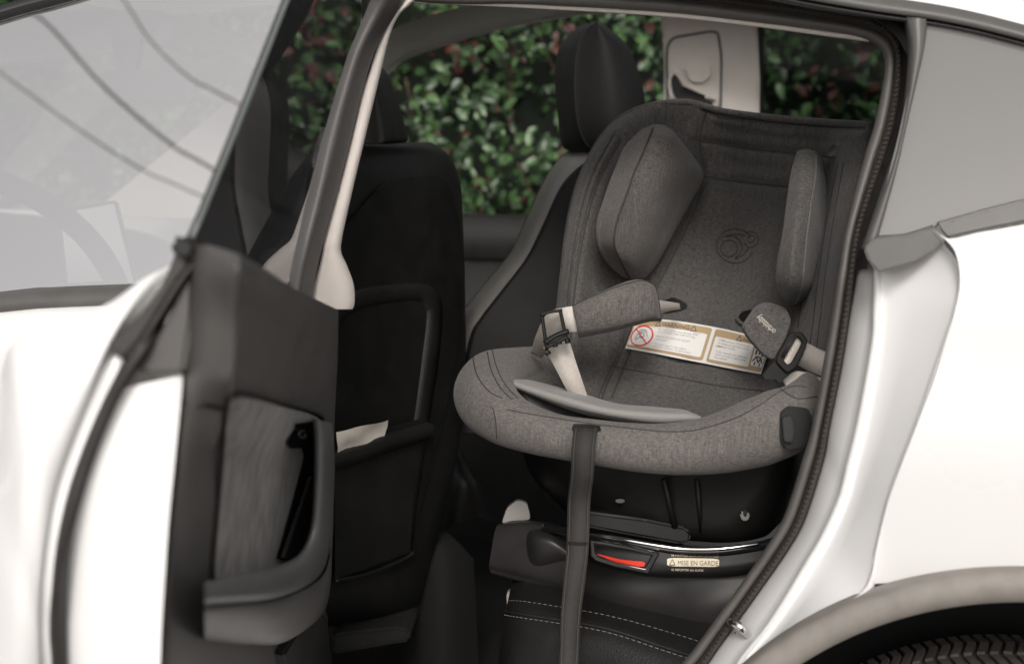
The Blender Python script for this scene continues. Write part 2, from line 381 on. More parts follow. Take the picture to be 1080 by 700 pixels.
# wheel
wc = V((.262, 1.50, .315))
wheel = MB()
prof = [(.22, 0), (.29, -.012), (.325, -.006), (.347, .014), (.352, .045), (.354, .09), (.354, .15), (.352, .19), (.345, .222), (.32, .24), (.22, .235)]
n = 120; vs = []
for i in range(n):
    a = 2*math.pi*i/n
    for (r_, y_) in prof: vs.append((wc.x+r_*math.cos(a), wc.y-.05+y_, wc.z+r_*math.sin(a)))
k = len(prof); fs = [(i*k+j, i*k+j+1, ((i+1) % n)*k+j+1, ((i+1) % n)*k+j) for i in range(n) for j in range(k-1)]
whl = bpy.data.objects.new('wheel', None); COL.objects.link(whl); whl.parent = car; whl.matrix_parent_inverse = inv(car)
tyre = MB().add(vs, fs)
for i in range(150):                                   # tread blocks
    a = 2*math.pi*i/150
    for jj, (y0, y1, sk) in enumerate([(.018, .052, .010), (.062, .098, -.012), (.108, .142, .012), (.152, .188, -.012), (.198, .222, .010)]):
        q = []
        for (aa, yy) in [(-.013, y0), (.013, y0), (.013, y1), (-.013, y1)]:
            aa2 = a+aa+sk*(1 if yy == y1 else -1)*.9
            for R_ in (.345, .3585 if 0 < jj < 4 else .3555): q.append((wc.x+R_*math.cos(aa2), wc.y-.05+yy, wc.z+R_*math.sin(aa2)))
        tyre.add(q, [(1, 3, 5, 7), (0, 1, 3, 2), (2, 3, 5, 4), (4, 5, 7, 6), (6, 7, 1, 0)])
tyre.build('tyre', 'tyre', whl, auto=35)
rimm = MB()
for s in range(5):
    a = 2*math.pi*s/5
    rimm.add(*tube_geo([(wc.x+r_*math.cos(a), wc.y-.03, wc.z+r_*math.sin(a)) for r_ in (.03, .12, .21)], [.03, .022, .026], 8, .5))
rimm.add(*tube_geo([(wc.x+.215*math.cos(t*math.pi/20), wc.y-.03, wc.z+.215*math.sin(t*math.pi/20)) for t in range(41)], .014, 8))
rimm.build('rim', 'rim', whl)

# quarter window
qg0 = V((0, 1.447, 1.12)); qgn = V((0, -1, .42)).normalized()
def Q(a, b, off=0): return onP(a, b, qg0-qgn*(-off), qgn)
qpts = [(978, 20), (1030, 27), (1080, 37), (1200, 66), (1420, 150), (1450, 215), (1250, 200), (1080, 222), (1000, 243), (924, 252), (932, 205), (946, 150), (960, 88)]
quarter_window = slab('quarter_window', [Q(a, b) for a, b in qpts], -qgn*.004, 'quarter', car)
# grey strip in front of that window (pillar applique) and trims
strip('pillar_applique', [[N(a, b, 1.475) for a, b in [(951, 18), (957, 52), (955, 92), (948, 140), (936, 180), (914, 245), (908, 262)]],
                          [N(a, b, 1.425) for a, b in [(957, 18), (963, 52), (960, 92), (951, 140), (941, 180), (918, 245), (913, 262)]],
                          [N(a, b, 1.424) for a, b in [(976, 20), (973, 52), (964, 92), (953, 140), (944, 180), (926, 245), (922, 252)]],
                          [N(a, b, 1.44) for a, b in [(979, 20), (975, 52), (966, 92), (955, 140), (946, 180), (928, 245), (925, 252)]]], 50, 'satin', car)
strip('pillar_gap', [sealcol(.92, 1.51)[6:14], [N(a, b, 1.50) for a, b in [(928, 20), (950, 34), (957, 55), (956, 92), (948, 134), (937, 172), (916, 240), (908, 284)]], [N(a+6, b, 1.46) for a, b in [(928, 20), (950, 34), (957, 55), (956, 92), (948, 134), (937, 172), (916, 240), (908, 284)]]], 50, 'rubber', car)
trim = slab('belt_trim', [N(a, b, 1.409) for a, b in [(911, 262), (923, 250), (955, 248), (987, 238), (994, 244), (998, 253), (985, 266), (966, 277), (940, 284), (927, 288), (916, 276)]], (0, .05, 0), 'trimdark', car, .002)
slab('belt_strip', [N(a, b, 1.412) for a, b in [(987, 236), (1005, 231), (1040, 221), (1080, 211), (1160, 194), (1165, 212), (1080, 235), (1040, 243), (999, 252), (992, 245)]], (0, .04, 0), 'satin', car, .003)
# roof rail and roof
rail = [(560, -40), (700, -22), (800, -8), (860, 3), (920, 13), (1000, 25), (1080, 44), (1250, 92), (1450, 160)]
strip('roof_rail', [[N(a, b+2, 1.475) for a, b in rail], [N(a, b-2, 1.425) for a, b in rail], [N(a, b-10, 1.424) for a, b in rail], [N(a, b-21, 1.435) for a, b in rail], [N(a, b-24, 1.46) for a, b in rail]], 70, 'satin', car)
strip('rail_gasket', [[N(a, b+8, 1.49) for a, b in rail], [N(a, b+4, 1.434) for a, b in rail], [N(a, b, 1.434) for a, b in rail], [N(a, b-2, 1.46) for a, b in rail]], 70, 'gloss', car)
rr = [N(a, b-22, 1.43) for a, b in rail]
rb_ = [V((-2.0, 1.66, 1.40)), V((-1.2, 1.60, 1.50))]+rr[1:]
cant = lambda dy, dz: [V((p.x, p.y+dy, p.z+dz)) for p in rb_]
strip('cant_rail', [cant(0, -.004), cant(.012, .028), cant(.05, .052), cant(.16, .075)], 60, 'paint', car)
far_c = [V((p.x, 3.02, 1.66-.03*max(0, p.x)-.12*max(0, -1.0-p.x))) for p in rb_]
strip('glass_roof', [[lerp(a, b, t)+V((0, 0, .03*math.sin(math.pi*t))) for a, b in zip(cant(.155, .073), far_c)] for t in (0, .25, .5, .75, 1)], 40, 'roofglass', car)
strip('far_cant_rail', [[p+V((0, -.01, -.002)) for p in far_c], [p+V((0, .11, -.022)) for p in far_c], [p+V((0, .16, -.05)) for p in far_c]], 60, 'paint', car)
# small dark corner between applique and rail
slab('corner_filler', [N(a, b, 1.47) for a, b in [(900, 8), (950, 14), (980, 20), (974, 48), (958, 60), (948, 40), (930, 24)]], (0, .02, 0), 'dark', car, .002)
# striker on the jamb
st = MB().add(*tube_geo(spl([N(a, b, y) for a, b, y in [(770, 657, 1.52), (772, 656, 1.488), (780, 660, 1.478), (788, 668, 1.485), (789, 670, 1.52)]], 14), .0048, 8))
st.add(*tube_geo(spl([N(a, b, 1.512) for a, b in [(776, 665), (784, 676)]], 4), .006, 8, .4))
st.build('striker', 'chrome', car)

# ---- B pillar
by = [-60, 0, 50, 100, 150, 200, 250, 300, 345, 420, 560, 720]
bl = [412, 390, 367, 351, 337, 326, 314, 303, 297, 290, 285, 285]
br = [448, 428, 399, 383, 371, 358, 344, 333, 328, 322, 318, 318]
pil = strip('door_pillar', [[N(x-2, y, 1.56) for x, y in zip(bl, by)], [N(x, y, 1.46) for x, y in zip(bl, by)], [N(x+8, y, 1.445) for x, y in zip(bl, by)],
                            [N(lerp(x, x2, .45), y, 1.447) for x, x2, y in zip(bl, br, by)], [N(lerp(x, x2, .55), y, 1.458) for x, x2, y in zip(bl, br, by)],
                            [N(lerp(x, x2, .9), y, 1.482) for x, x2, y in zip(bl, br, by)], [N(x2, y, 1.51) for x2, y in zip(br, by)]], 80, 'char', car)
cy = [-40, -4, 4, 15, 30, 50, 75, 100, 150, 200, 250, 266, 280, 300, 318, 326]
cl = [452, 430, 425, 416, 407, 399, 391, 383, 371, 358, 344, 341, 338, 333, 330, 330]
cx = [460, 440, 434, 422, 414, 408, 402, 396, 384, 372, 361, 360, 366, 373, 374, 372]
strip('pillar_trim', [[N(a-1, y, 1.50) for a, y in zip(cl, cy)], [N(lerp(a, b, .3), y, 1.492) for a, b, y in zip(cl, cx, cy)], [N(lerp(a, b, .8), y, 1.497) for a, b, y in zip(cl, cx, cy)],
                      [N(b, y, 1.512) for b, y in zip(cx, cy)], [N(b-1, y, 1.66) for b, y in zip(cx, cy)]], 120, 'cream', car)

# ---- front door (closed), its window and skin
fd = [(-420, 368), (-250, 345), (0, 318), (60, 313), (165, 309), (290, 304)]
fdoor = strip('front_door', [[N(a, b+3, 1.425, z0=1.0) for a, b in fd], [N(a, b+13, 1.41, z0=1.0) for a, b in fd], [N(a, b+20, 1.400, z0=1.0) for a, b in fd],
                             [N(a, b+60, 1.392, z0=1.0) for a, b in fd], [N(a, b+150, 1.40, z0=1.0) for a, b in fd], [N(a, b+300, 1.405, z0=1.0) for a, b in fd], [N(a, b+560, 1.42, z0=1.0) for a, b in fd]], 40, 'paint', car)
strip('window_trim', [[N(a, b-12, 1.44, z0=1.0) for a, b in fd], [N(a, b-6, 1.412, z0=1.0) for a, b in fd], [N(a, b+9, 1.408, z0=1.0) for a, b in fd], [N(a, b+12, 1.413, z0=1.0) for a, b in fd]], 40, 'satin', fdoor)
def G(a, b, off=0): return N(a, b, 1.432+off, .46, 1.0)
gp = [(-420, 360), (-250, 340), (0, 312), (165, 303), (290, 298), (306, 296), (336, 120), (400, -60), (260, -60), (75, -4), (0, 16), (-150, 70), (-300, 170)]
gvs = [G(a, b) for a, b in gp]
bm_ = mesh('window_pane', gvs, [tuple(range(len(gvs)))], False)
pane = link('window_pane', bm_, 'win', fdoor)
tube('window_frame', [G(a, b, -.004) for a, b in [(-300, 165), (-150, 66), (0, 15), (75, -6), (200, -45), (330, -90)]], .011, 'gloss', fdoor, n=30)

# ---- headliner, far side of the cabin
FY = 3.05
farwin = [(300, 250), (330, 170), (372, 112), (410, 72), (440, 56), (500, 37), (560, 23), (620, 14), (692, 10)]
def FX(a, b, y=FY): return onY(a, b, y)
# headliner sheet: near rail -> far window top
nearedge = [(330, -70), (380, -45), (437, -1), (500, 2), (560, 5), (640, 10), (720, 15), (800, 25), (870, 34), (925, 42), (990, 60)]
faredge = [(345, 150), (372, 112), (410, 72), (440, 56), (500, 37), (560, 23), (620, 14), (694, 10), (750, 14), (800, 24), (935, 30)]
r0 = [N(a, b, 1.56) for a, b in nearedge]; r3 = [FX(a, b) for a, b in faredge]
r0 = [V((-2.2, 1.66, 1.36)), V((-1.4, 1.62, 1.40))]+r0; r3 = [V((-2.2, 3.0, 1.36)), V((-1.55, 3.03, 1.44))]+r3
hz_ = lambda t: V((0, 0, .07*math.sin(math.pi*t)**.6 if 0 < t < 1 else 0))
loft('headliner', [[lerp(a, b, t)+hz_(t) for a, b in zip(r0, r3)] for t in (.74, .78, .84, .9, .95, 1)], 24, 60, 'head', car)
loft('near_headliner', [[lerp(a, b, t)+hz_(t) for a, b in zip(r0, r3)] for t in (0, .05, .1, .16)], 14, 60, 'head', car)
# sun visor like oval pad on the headliner
pass
# rear end of headliner / back of cabin
mb = MB().add([r0[-1], r3[-1], V((1.25, 3.0, 1.2)), V((1.25, 1.6, 1.2))], [(0, 1, 2, 3)])
mb.build('cargo_lining', 'dark', car)
# far door: belt trim and lower panel
fdl = [(250, 219), (400, 222), (495, 225), (560, 227), (640, 230), (720, 232)]
far = strip('passenger_door', [[FX(a, b, 3.12) for a, b in fdl], [FX(a, b, 3.03) for a, b in fdl], [FX(a, b+5, 3.005) for a, b in fdl], [FX(a, b+44, 3.0) for a, b in fdl], [FX(a, b+49, 3.01) for a, b in fdl]], 30, 'dark', car)
strip('door_card', [[FX(a, b+49, 3.02) for a, b in fdl], [FX(a, b+55, 2.99) for a, b in fdl], [FX(a, b+150, 2.97) for a, b in fdl], [FX(a, b+420, 3.0) for a, b in fdl]], 30, 'dark', far)
# far rear pillar with belt anchor, then privacy glass
cp = [(695, 2), (800, 12), (799, 160), (699, 160)]
far_pillar = slab('rear_pillar_trim', [FX(a, b, 3.02) for a, b in [(692, 0), (804, 4), (798, 30), (801, 80), (800, 170), (695, 170), (700, 107), (700, 60), (697, 22)]], (0, .06, 0), 'beige', car, .006, 3)
anc = rnd([(703, 41), (757, 32), (761, 60), (760, 122), (704, 122)], 6, .22)
def groove(name, px, y, r, m, parent, closed=True):
    P = [FX(p[0], p[1], y) for p in px]
    if closed: P.append(P[0])
    return tube(name, P, r, m, parent, 6)
groove('panel_gap', anc, 3.018, .0028, 'satin', far_pillar)
knob = slab('belt_cover', [FX(p[0], p[1], 3.004) for p in rnd([(720, 69), (748, 68), (750, 80), (741, 88), (728, 86)], 6, .3)], (0, .02, 0), 'beige', far_pillar, .004, 3)
slab('belt_slot', [FX(p[0], p[1], 3.0165) for p in rnd([(708, 84), (711, 79), (715, 82), (720, 92), (728, 99), (726, 106), (714, 106), (709, 98)], 4, .3)], (0, .004, 0), 'dark', far_pillar)
slab('belt_slot', [FX(p[0], p[1], 3.0165) for p in rnd([(738, 105), (752, 107), (752, 112), (740, 113)], 4, .3)], (0, .004, 0), 'dark', far_pillar)
tube('belt_guide', [FX(a, b, 3.012) for a, b in [(709, 104), (706, 92), (707, 81), (712, 77), (717, 82), (723, 91), (731, 97), (742, 102), (754, 104), (756, 109), (750, 115)]], .0042, 'beige', far_pillar, n=40)
strip('seat_belt', [[FX(a, b, y) for a, b, y in [(721, 91, 3.006), (717, 98, 2.996), (712, 112, 2.985), (706, 130, 2.97)]], [FX(a, b, y) for a, b, y in [(744, 101, 3.006), (743, 106, 2.996), (741, 116, 2.985), (738, 134, 2.97)]]], 16, 'black', far_pillar)
fq = [(802, 24), (870, 34), (945, 46), (1010, 60), (1010, 190), (800, 190)]
slab('rear_side_window', [FX(a, b, 3.06) for a, b in fq], (0, .004, 0), 'priv', car)
strip('window_gasket', [[FX(a, b, 3.03) for a, b in [(799, 18), (801, 80), (800, 180)]], [FX(a, b, 3.05) for a, b in [(805, 18), (805, 80), (804, 180)]]], 10, 'rubber', car)
# windows' upper rail on the far side and outer skin
mb = MB()
P0 = [FX(a, b-6, 3.06) for a, b in faredge]; 
mb2 = strip('far_roof_rail', [[FX(a, b, 3.04) for a, b in faredge], [FX(a, b+2, 3.09) for a, b in faredge], [V((p.x, 3.16, p.z+.03)) for p in [FX(a, b, 3.05) for a, b in faredge]]], 50, 'head', car)
slab('far_body_side', [V((x, 3.2, z)) for x, z in [(-2.6, .2), (1.2, .2), (1.2, 1.1), (-.2, 1.08), (-2.6, .98)]], (0, .03, 0), 'paint', car)
# floor, front bulkhead, tail
mb = MB().add(*box_geo((-2.6, 1.50, .26), (1.2, 3.15, .30))); mb.build('cabin_floor', 'floor', car)
slab('tail_panel', [V((1.2, 1.55, .3)), V((1.2, 3.1, .3)), V((1.25, 3.0, 1.25)), V((1.25, 1.6, 1.25))], (.03, 0, 0), 'paint', car)
# hood and windscreen
loft('hood', [[V((x, y, z)) for y in (1.42, 1.6, 2.3, 3.0, 3.18)] for x, z in ((-2.25, 1.0), (-2.8, .93), (-3.3, .80), (-3.5, .5))], 16, 16, 'paint', car)
slab('windscreen', [V((-1.35, 1.66, 1.44)), V((-1.35, 3.0, 1.44)), V((-2.25, 3.1, 1.0)), V((-2.25, 1.55, 1.0))], (.003, 0, .004), M['cover'], car)
# dashboard, screen, wheel
dash = loft('dashboard', [[V((x, y, z)) for y in (1.5, 1.9, 2.3, 2.7, 3.04)] for x, z in ((-2.28, 1.0), (-2.0, .995), (-1.72, .97), (-1.66, .93), (-1.68, .85), (-1.75, .5))], 20, 10, 'dark', car)[1]
def D2(a, b, d): return W(a, b, d)
scr = slab('touch_screen', [D2(a, b, 2.35) for a, b in rnd([(60, 222), (122, 211), (146, 306), (70, 306)], 4, .05)], CF*.012, 'black', dash)
slab('screen_face', [D2(a, b, 2.346) for a, b in [(64, 225), (120, 215), (142, 303), (72, 303)]], CF*.003, 'screen', scr)
swc = D2(-8, 300, 2.05); swx = (CR*.98+CF*.55).normalized(); swy = V((-.38, 0, .92)).normalized()
sw = MB().add(*tube_geo([swc+swx*.19*math.cos(t*math.pi/24)+swy*.18*math.sin(t*math.pi/24) for t in range(49)], .019, 10))
sw.add(*tube_geo([swc-swx*.17, swc-swx*.05-swy*.02, swc+swx*.05-swy*.02, swc+swx*.17], [.02, .045, .045, .02], 10, .4))
sw.build('steering_wheel', 'dark', car)
tube('steering_column', [swc-swy*.0, swc+V((-.3, 0, -.1))], .05, 'dark', car, 12)
rm = slab('rear_view_mirror', [D2(p[0], p[1], 2.5) for p in rnd([(104, 74), (206, 72), (204, 104), (194, 108), (110, 108)], 5, .2)], CF*.03, 'dark', car, .004)
slab('mirror_mount', [D2(a, b, 2.53) for a, b in [(118, 40), (148, 38), (142, 76), (124, 76)]], CF*.03, 'dark', rm)
# pale far windscreen pillar and front passenger window edge
slab('windscreen_pillar_trim', [D2(a, b, 3.3) for a, b in [(110, 214), (236, 110), (262, 96), (300, 70), (300, 110), (262, 140), (255, 232), (110, 228)]], CF*.02, 'cream', car)

# ---- rear door, swung open towards the camera
DA, DB, DC = W(203, 262, 1.0), W(352, 322, 1.58), W(172, 700, 1.10)
dn = (DB-DA).cross(DC-DA).normalized()
if dn.dot(CR) < 0: dn = -dn                           # points to the cabin side of the panel
def D(a, b, off=0): return onP(a, b, DA+dn*off, dn)
A = [(203, 262), (198, 330), (192, 400), (185, 480), (177, 560), (172, 640), (169, 700), (168, 780)]
Bc = [(176, 330), (164, 362), (132, 409), (106, 467), (85, 531), (74, 584), (70, 647), (70, 700), (72, 780)]
Cc = [(150, 345), (132, 376), (100, 441), (74, 510), (60, 570), (54, 625), (52, 665), (54, 700), (56, 780)]
Ec = [(118, 345), (104, 385), (82, 440), (58, 505), (46, 565), (40, 620), (39, 660), (40, 700), (42, 780)]
Oc = [(185, 277), (150, 295), (114, 320), (63, 341), (21, 356), (3, 386), (-10, 480), (-20, 600), (-25, 780)]
dd = [1.02, 1.0, 1.0, 1.0, 1.0, 1.01, 1.03, 1.05, 1.1]
rear_door = strip('rear_door', [[W(a, b, d+.10) for (a, b), d in zip(Oc, dd)], [W(a, b, d+.01) for (a, b), d in zip(Oc, dd)], [W(lerp(a, c, .5), lerp(b, e, .5), d-.012) for (a, b), (c, e), d in zip(Oc, Ec, dd)],
                                [W(a, b, d-.005) for (a, b), d in zip(Ec, dd)], [W(a+2, b, d+.006) for (a, b), d in zip(Ec, dd)], [W(a, b, d+.003) for (a, b), d in zip(Cc, dd)]], 70, 'jamb', car)
# outer skin carried forward to the hinge
hx = W(318, 330, 1.62)
oc3 = [W(a, b, d+.10) for (a, b), d in zip(Oc, dd)]
hinge = [V((hx.x-.06, hx.y, lerp(hx.z, .45, i/(len(oc3)-1)))) for i in range(len(oc3))]
strip('door_skin', [oc3, [lerp(a, b, .5)+V((-.05, 0, 0)) for a, b in zip(oc3, hinge)], hinge], 30, 'paint', rear_door)
AA = [(195, 340), (193, 395), (190, 430), (185, 480), (178, 550), (172, 640), (169, 700), (168, 780)]
shut = strip('shut_face', [[W(a-1, b, d+.004) for (a, b), d in zip(Bc, dd)], [W(lerp(a, c, .5), lerp(b, e, .5), d-.004) for (a, b), (c, e), d in zip(Bc, AA+[AA[-1]], dd)], [W(a, b, d+.0) for (a, b), d in zip(AA, dd)]] if False else
      [spl([W(a-1, b, d+.004) for (a, b), d in zip(Bc[2:], dd[2:])], 9), spl([W(lerp(a, c, .5), lerp(b, e, .5), 1.0+.0) for (a, b), (c, e) in zip(Bc[2:], AA[1:])], 9), spl([W(a, b, 1.01) for (a, b) in AA[1:]], 9)], 60, 'jamb', rear_door)
strip('weatherstrip', [[W(a-1, b, d+.008) for (a, b), d in zip(Cc, dd)], [W(lerp(a, c, .2), lerp(b, e, .2), d-.012) for (a, b), (c, e), d in zip(Cc, Bc, dd)], [W(lerp(a, c, .7), lerp(b, e, .7), d-.014) for (a, b), (c, e), d in zip(Cc, Bc, dd)], [W(a+1, b, d+.008) for (a, b), d in zip(Bc, dd)]], 80, 'rubber', rear_door)
slab('corner_seal', [W(a, b, .985) for a, b in [(190, 251), (207, 262), (206, 276), (190, 296), (169, 330), (150, 360), (131, 381), (111, 368), (120, 355), (153, 325), (172, 296), (180, 275)]], CF*.03, 'rubber', rear_door, .004)
slab('corner_panel', [W(a, b, 1.0) for a, b in [(204, 276), (203, 330), (194, 394), (140, 394), (150, 380), (172, 345), (190, 305)]], CF*.03, 'char', rear_door, .003)
slab('edge_bracket', [W(a, b, .975) for a, b in [(178, 252), (190, 246), (205, 252), (208, 266), (198, 276), (182, 272)]], CF*.02, 'black', rear_door, .004, 3)
# inner panel
lft = [(203, 263), (198, 330), (192, 400), (185, 480), (177, 560), (172, 640), (169, 700), (168, 790)]
rgt = [(357, 327), (356, 380), (353, 440), (351, 520), (349, 600), (346, 660), (352, 720), (352, 790)]
top = [(203, 263), (217, 258), (240, 264), (262, 273), (285, 287), (303, 300), (330, 314), (357, 327)]
bot = [(168, 790), (260, 790), (352, 790)]
def bulge(u, v):
    k = max(0, min(1, (.42-u)/.14))                   # sculpted shoulder under the window
    sh = v/.36*.052 if v < .36 else lerp(.052, .022, (v-.36)/.64)
    return k*sh+(1-k)*.020*math.sin(math.pi*min(1, v*1.02))**.5+.012*math.exp(-((u-.05)/.06)**2)*math.sin(math.pi*v)
def bulge_old(u, v): return .018*math.sin(math.pi*min(1, v*1.02))**.5+.022*math.exp(-((u-.06)/.1)**2)*math.sin(math.pi*v)
vs, fs = coons(lft, rgt, top, bot, 70, 40, lambda x, y, u, v: D(x, y, bulge(u, v)))
panel = MB().add(vs, fs).build('inner_panel', 'char', rear_door)
bmp = bmesh.new(); bmp.from_mesh(panel.data); bvh_panel = BVHTree.FromBMesh(bmp); bmp.free()
def onB(bvh, a, b, lift):
    r = ray(a, b).normalized(); h = bvh.ray_cast(CC, r)
    if h[0] is None: return None
    n = h[1] if h[1].dot(r) < 0 else -h[1]
    return h[0]+n*lift
def PB(a, b, lift=.002):
    p = onB(bvh_panel, a, b, lift); return p if p is not None else D(a, b, .02+lift)
tube('panel_seam', [PB(a, b, .0005) for a, b in [(194, 424), (215, 427), (238, 431)]], .002, 'black', panel, 6, n=10)
ins = [(240, 420), (246, 415), (262, 416), (290, 424), (338, 440), (330, 470), (322, 560), (300, 595), (222, 613), (222, 590), (228, 520), (234, 460)]
def fillpoly(pts, fn, step):
    """triangulated fill of a 2-D outline, mapped point by point"""
    me = mesh('f', [(p[0], p[1], 0) for p in pts], [tuple(range(len(pts)))], False)
    bm = bmesh.new(); bm.from_mesh(me); bmesh.ops.triangulate(bm, faces=bm.faces)
    for _ in range(3):
        es = [e for e in bm.edges if e.calc_length() > step]
        if es: bmesh.ops.subdivide_edges(bm, edges=es, cuts=1)
        bmesh.ops.triangulate(bm, faces=bm.faces)
    vs = [fn(v.co.x, v.co.y) for v in bm.verts]; bm.verts.index_update()
    fs = [tuple(v.index for v in f.verts) for f in bm.faces]; bm.free(); bpy.data.meshes.remove(me)
    return vs, fs
insert = MB().add(*fillpoly([(p.x, p.y) for p in rnd(ins, 4, .3)], lambda x, y: PB(x, y, .003), 14)).build('suede_insert', 'suede', panel)
tube('insert_gap', [PB(a, b, .002) for a, b in ins[:6]+ins[:0]], .0022, 'black', panel, 6, n=40)
tube('insert_gap', [PB(a, b, .002) for a, b in [(222, 612), (222, 590), (228, 520), (234, 460), (240, 420)]], .0022, 'black', panel, 6, n=40)
MB().add(*fillpoly([(305, 445), (334, 441), (333, 480), (326, 560), (300, 590), (286, 588), (300, 540), (316, 480)], lambda x, y: PB(x, y, .005), 14)).build('handle_pocket', 'black', panel)
slab('pocket_wall', [PB(a, b, .008) for a, b in [(318, 500), (326, 505), (320, 560), (296, 588), (288, 586)]], dn*.004, 'dark', panel)
sw_ = slab('window_switch', [D(p[0], p[1], .030) for p in rnd([(302, 466), (312, 448), (330, 446), (330, 472), (306, 473)], 4, .2)], -dn*.012, 'gloss', panel, .002)
tube('switch_mark', [D(319+3.5*math.cos(t*.55), 458+4*math.sin(t*.55), .0312) for t in range(13)], .0006, 'stitch', sw_, 5)
# pull handle running down into the armrest
hd = [(330, 441, 349, 446), (332, 470, 352, 480), (331, 520, 351, 530), (327, 560, 349, 580), (315, 585, 343, 602), (290, 598, 326, 620), (255, 606, 290, 634), (216, 614, 216, 640)]
hrows = [[D(a, b, .03), D(a, b, .058), D(lerp(a, c, .3), lerp(b, e, .3), .068), D(lerp(a, c, .7), lerp(b, e, .7), .07), D(c, e, .06), D(c+1, e+1, .03)] for a, b, c, e in hd]
hL, ho = loft('armrest', hrows, 60, 24, 'arm', panel)
ar = [(216, 640, 216, 672), (255, 636, 258, 676), (292, 632, 300, 674), (326, 618, 336, 650), (343, 602, 347, 625), (350, 578, 350, 590)]
loft('armrest_base', [[D(a, b, .065), D(lerp(a, c, .1), lerp(b, e, .1), .069), D(lerp(a, c, .6), lerp(b, e, .6), .062), D(c, e, .045), D(c, e+4, .0)] for a, b, c, e in ar], 50, 16, 'char', panel)
mb = MB(); dashes(mb, hL.line([(.02, .80), (.4, .78), (.6, .8), (.8, .8), (1, .8)], 160, .0008), .005, .003, .0007)
mb.build('armrest_stitching', 'stitch', panel)
slab('lower_trim', [D(a, b, .03) for a, b in [(300, 690), (330, 640), (345, 650), (350, 690), (352, 790), (318, 790)]], -dn*.02, 'dark', panel, .003)
# door glass
GA, GB, GT = W(206, 262, 1.03), W(306, 302, 1.50), W(303, 0, 1.14)
gn = (GB-GA).cross(GT-GA).normalized()
if gn.dot(CR) < 0: gn = -gn
gpx = [(198, 262), (215, 222), (240, 160), (270, 84), (303, 0), (335, -80), (420, -80), (391, 0), (366, 60), (352, 105), (336, 160), (322, 215), (303, 300), (260, 280)]
dg = slab('door_window', [onP(a, b, GA, gn) for a, b in gpx], -gn*.0045, 'door_glass', rear_door)
tube('glass_edge', [onP(a, b, GA, gn) for a, b in gpx[:6]], .0022, mat('glass_edge', (.13, .145, .14), .2), dg, 6)

# ---- front seat
SP = [(345, 75), (350, 75)]
def seatrow(y, xl, xr, dl=1.72, dr=2.12, puff=.05):
    return [W(xl, y, dl+.12), W(xl, y, dl), W(lerp(xl, xr, .12), y, lerp(dl, dr, .12)-.02), W(lerp(xl, xr, .5), y, lerp(dl, dr, .5)-.01), W(lerp(xl, xr, .82), y, lerp(dl, dr, .82)-.035), W(lerp(xl, xr, .96), y, lerp(dl, dr, .96)-.02), W(xr, y, dr+.05), W(xr-4, y, dr+.2)]
driver_seat = bpy.data.objects.new('driver_seat', None); COL.objects.link(driver_seat); driver_seat.parent = car; driver_seat.matrix_parent_inverse = inv(car)
sr = [seatrow(150, 345, 452, 1.9, 2.2), seatrow(152, 325, 458), seatrow(165, 305, 474), seatrow(190, 300, 485), seatrow(230, 298, 488), seatrow(330, 295, 491), seatrow(430, 292, 489), seatrow(520, 290, 474), seatrow(590, 290, 455), seatrow(640, 290, 440), seatrow(660, 300, 420, 1.9, 2.2)]
sb_, so = loft('backrest', sr, 70, 40, 'leather', driver_seat)
hrest = [[W(a, y, dz) for a, dz in ((375, 2.1), (378, 2.0), (lerp(378, xr, .5), 1.95), (xr-5, 2.02), (xr, 2.08), (xr-4, 2.2))] for y, xr in ((70, 400), (72, 404), (80, 410), (100, 417), (125, 425), (145, 430), (150, 428), (153, 420))]
loft('headrest', hrest, 30, 24, 'leather', driver_seat)
# hard shell let into the seat back, with a raised rim, and the map pocket
bms = bmesh.new(); bms.from_mesh(so.data); bvh_seat = BVHTree.FromBMesh(bms); bms.free()
def SB(a, b, lift=.003):
    p = onB(bvh_seat, a, b, lift); return p if p is not None else W(a, b, 1.9)
shell_o = [(345, 260), (362, 236), (392, 202), (402, 192), (430, 188), (458, 186), (470, 196), (480, 230), (487, 280), (485, 330), (470, 420), (450, 500), (425, 590), (345, 610)]
MB().add(*fillpoly([(p.x, p.y) for p in rnd(shell_o, 4, .3)], lambda x, y: SB(x, y, .006), 18)).build('seat_back_shell', 'black', driver_seat)
pocket_rim = [(352, 352), (362, 330), (380, 318), (410, 312), (440, 310), (452, 318), (455, 332), (450, 380), (442, 440), (434, 500), (427, 560), (426, 582)]
rim_in = [(350, 352), (362, 334), (382, 324), (410, 319), (436, 317), (445, 324), (447, 336), (442, 380), (434, 440), (425, 500), (418, 560), (417, 582)]
rim_out = [(340, 342), (354, 318), (376, 305), (410, 300), (442, 299), (458, 308), (463, 330), (459, 380), (450, 440), (441, 500), (433, 560), (431, 584)]
strip('shell_rim', [[SB(a, b, .001) for a, b in rim_in], [SB(a, b, .007) for a, b in rim_in], [SB(lerp(a, c, .5), lerp(b, d, .5), .008) for (a, b), (c, d) in zip(rim_in, rim_out)], [SB(a, b, .007) for a, b in rim_out], [SB(a, b, .004) for a, b in rim_out]], 70, 'leather', driver_seat)
strip('pocket_hem', [[SB(a, b, .020) for a, b in [(330, 476), (360, 468), (400, 454), (440, 443)]], [SB(a, b, .034) for a, b in [(330, 478), (360, 470), (400, 456), (440, 445)]], [SB(a, b, .034) for a, b in [(330, 488), (360, 480), (400, 466), (440, 455)]], [SB(a, b, .012) for a, b in [(330, 500), (360, 492), (400, 478), (440, 465)]]], 30, 'leather', driver_seat)
MB().add(*fillpoly([(345, 466), (400, 450), (438, 440), (430, 510), (426, 580), (345, 610)], lambda x, y: SB(x, y, .012), 16)).build('map_pocket', 'leather', driver_seat)
tube('pocket_seam', [SB(a, b, .013) for a, b in [(345, 612), (380, 604), (420, 586), (428, 580)]], .003, 'leather', driver_seat, n=20)
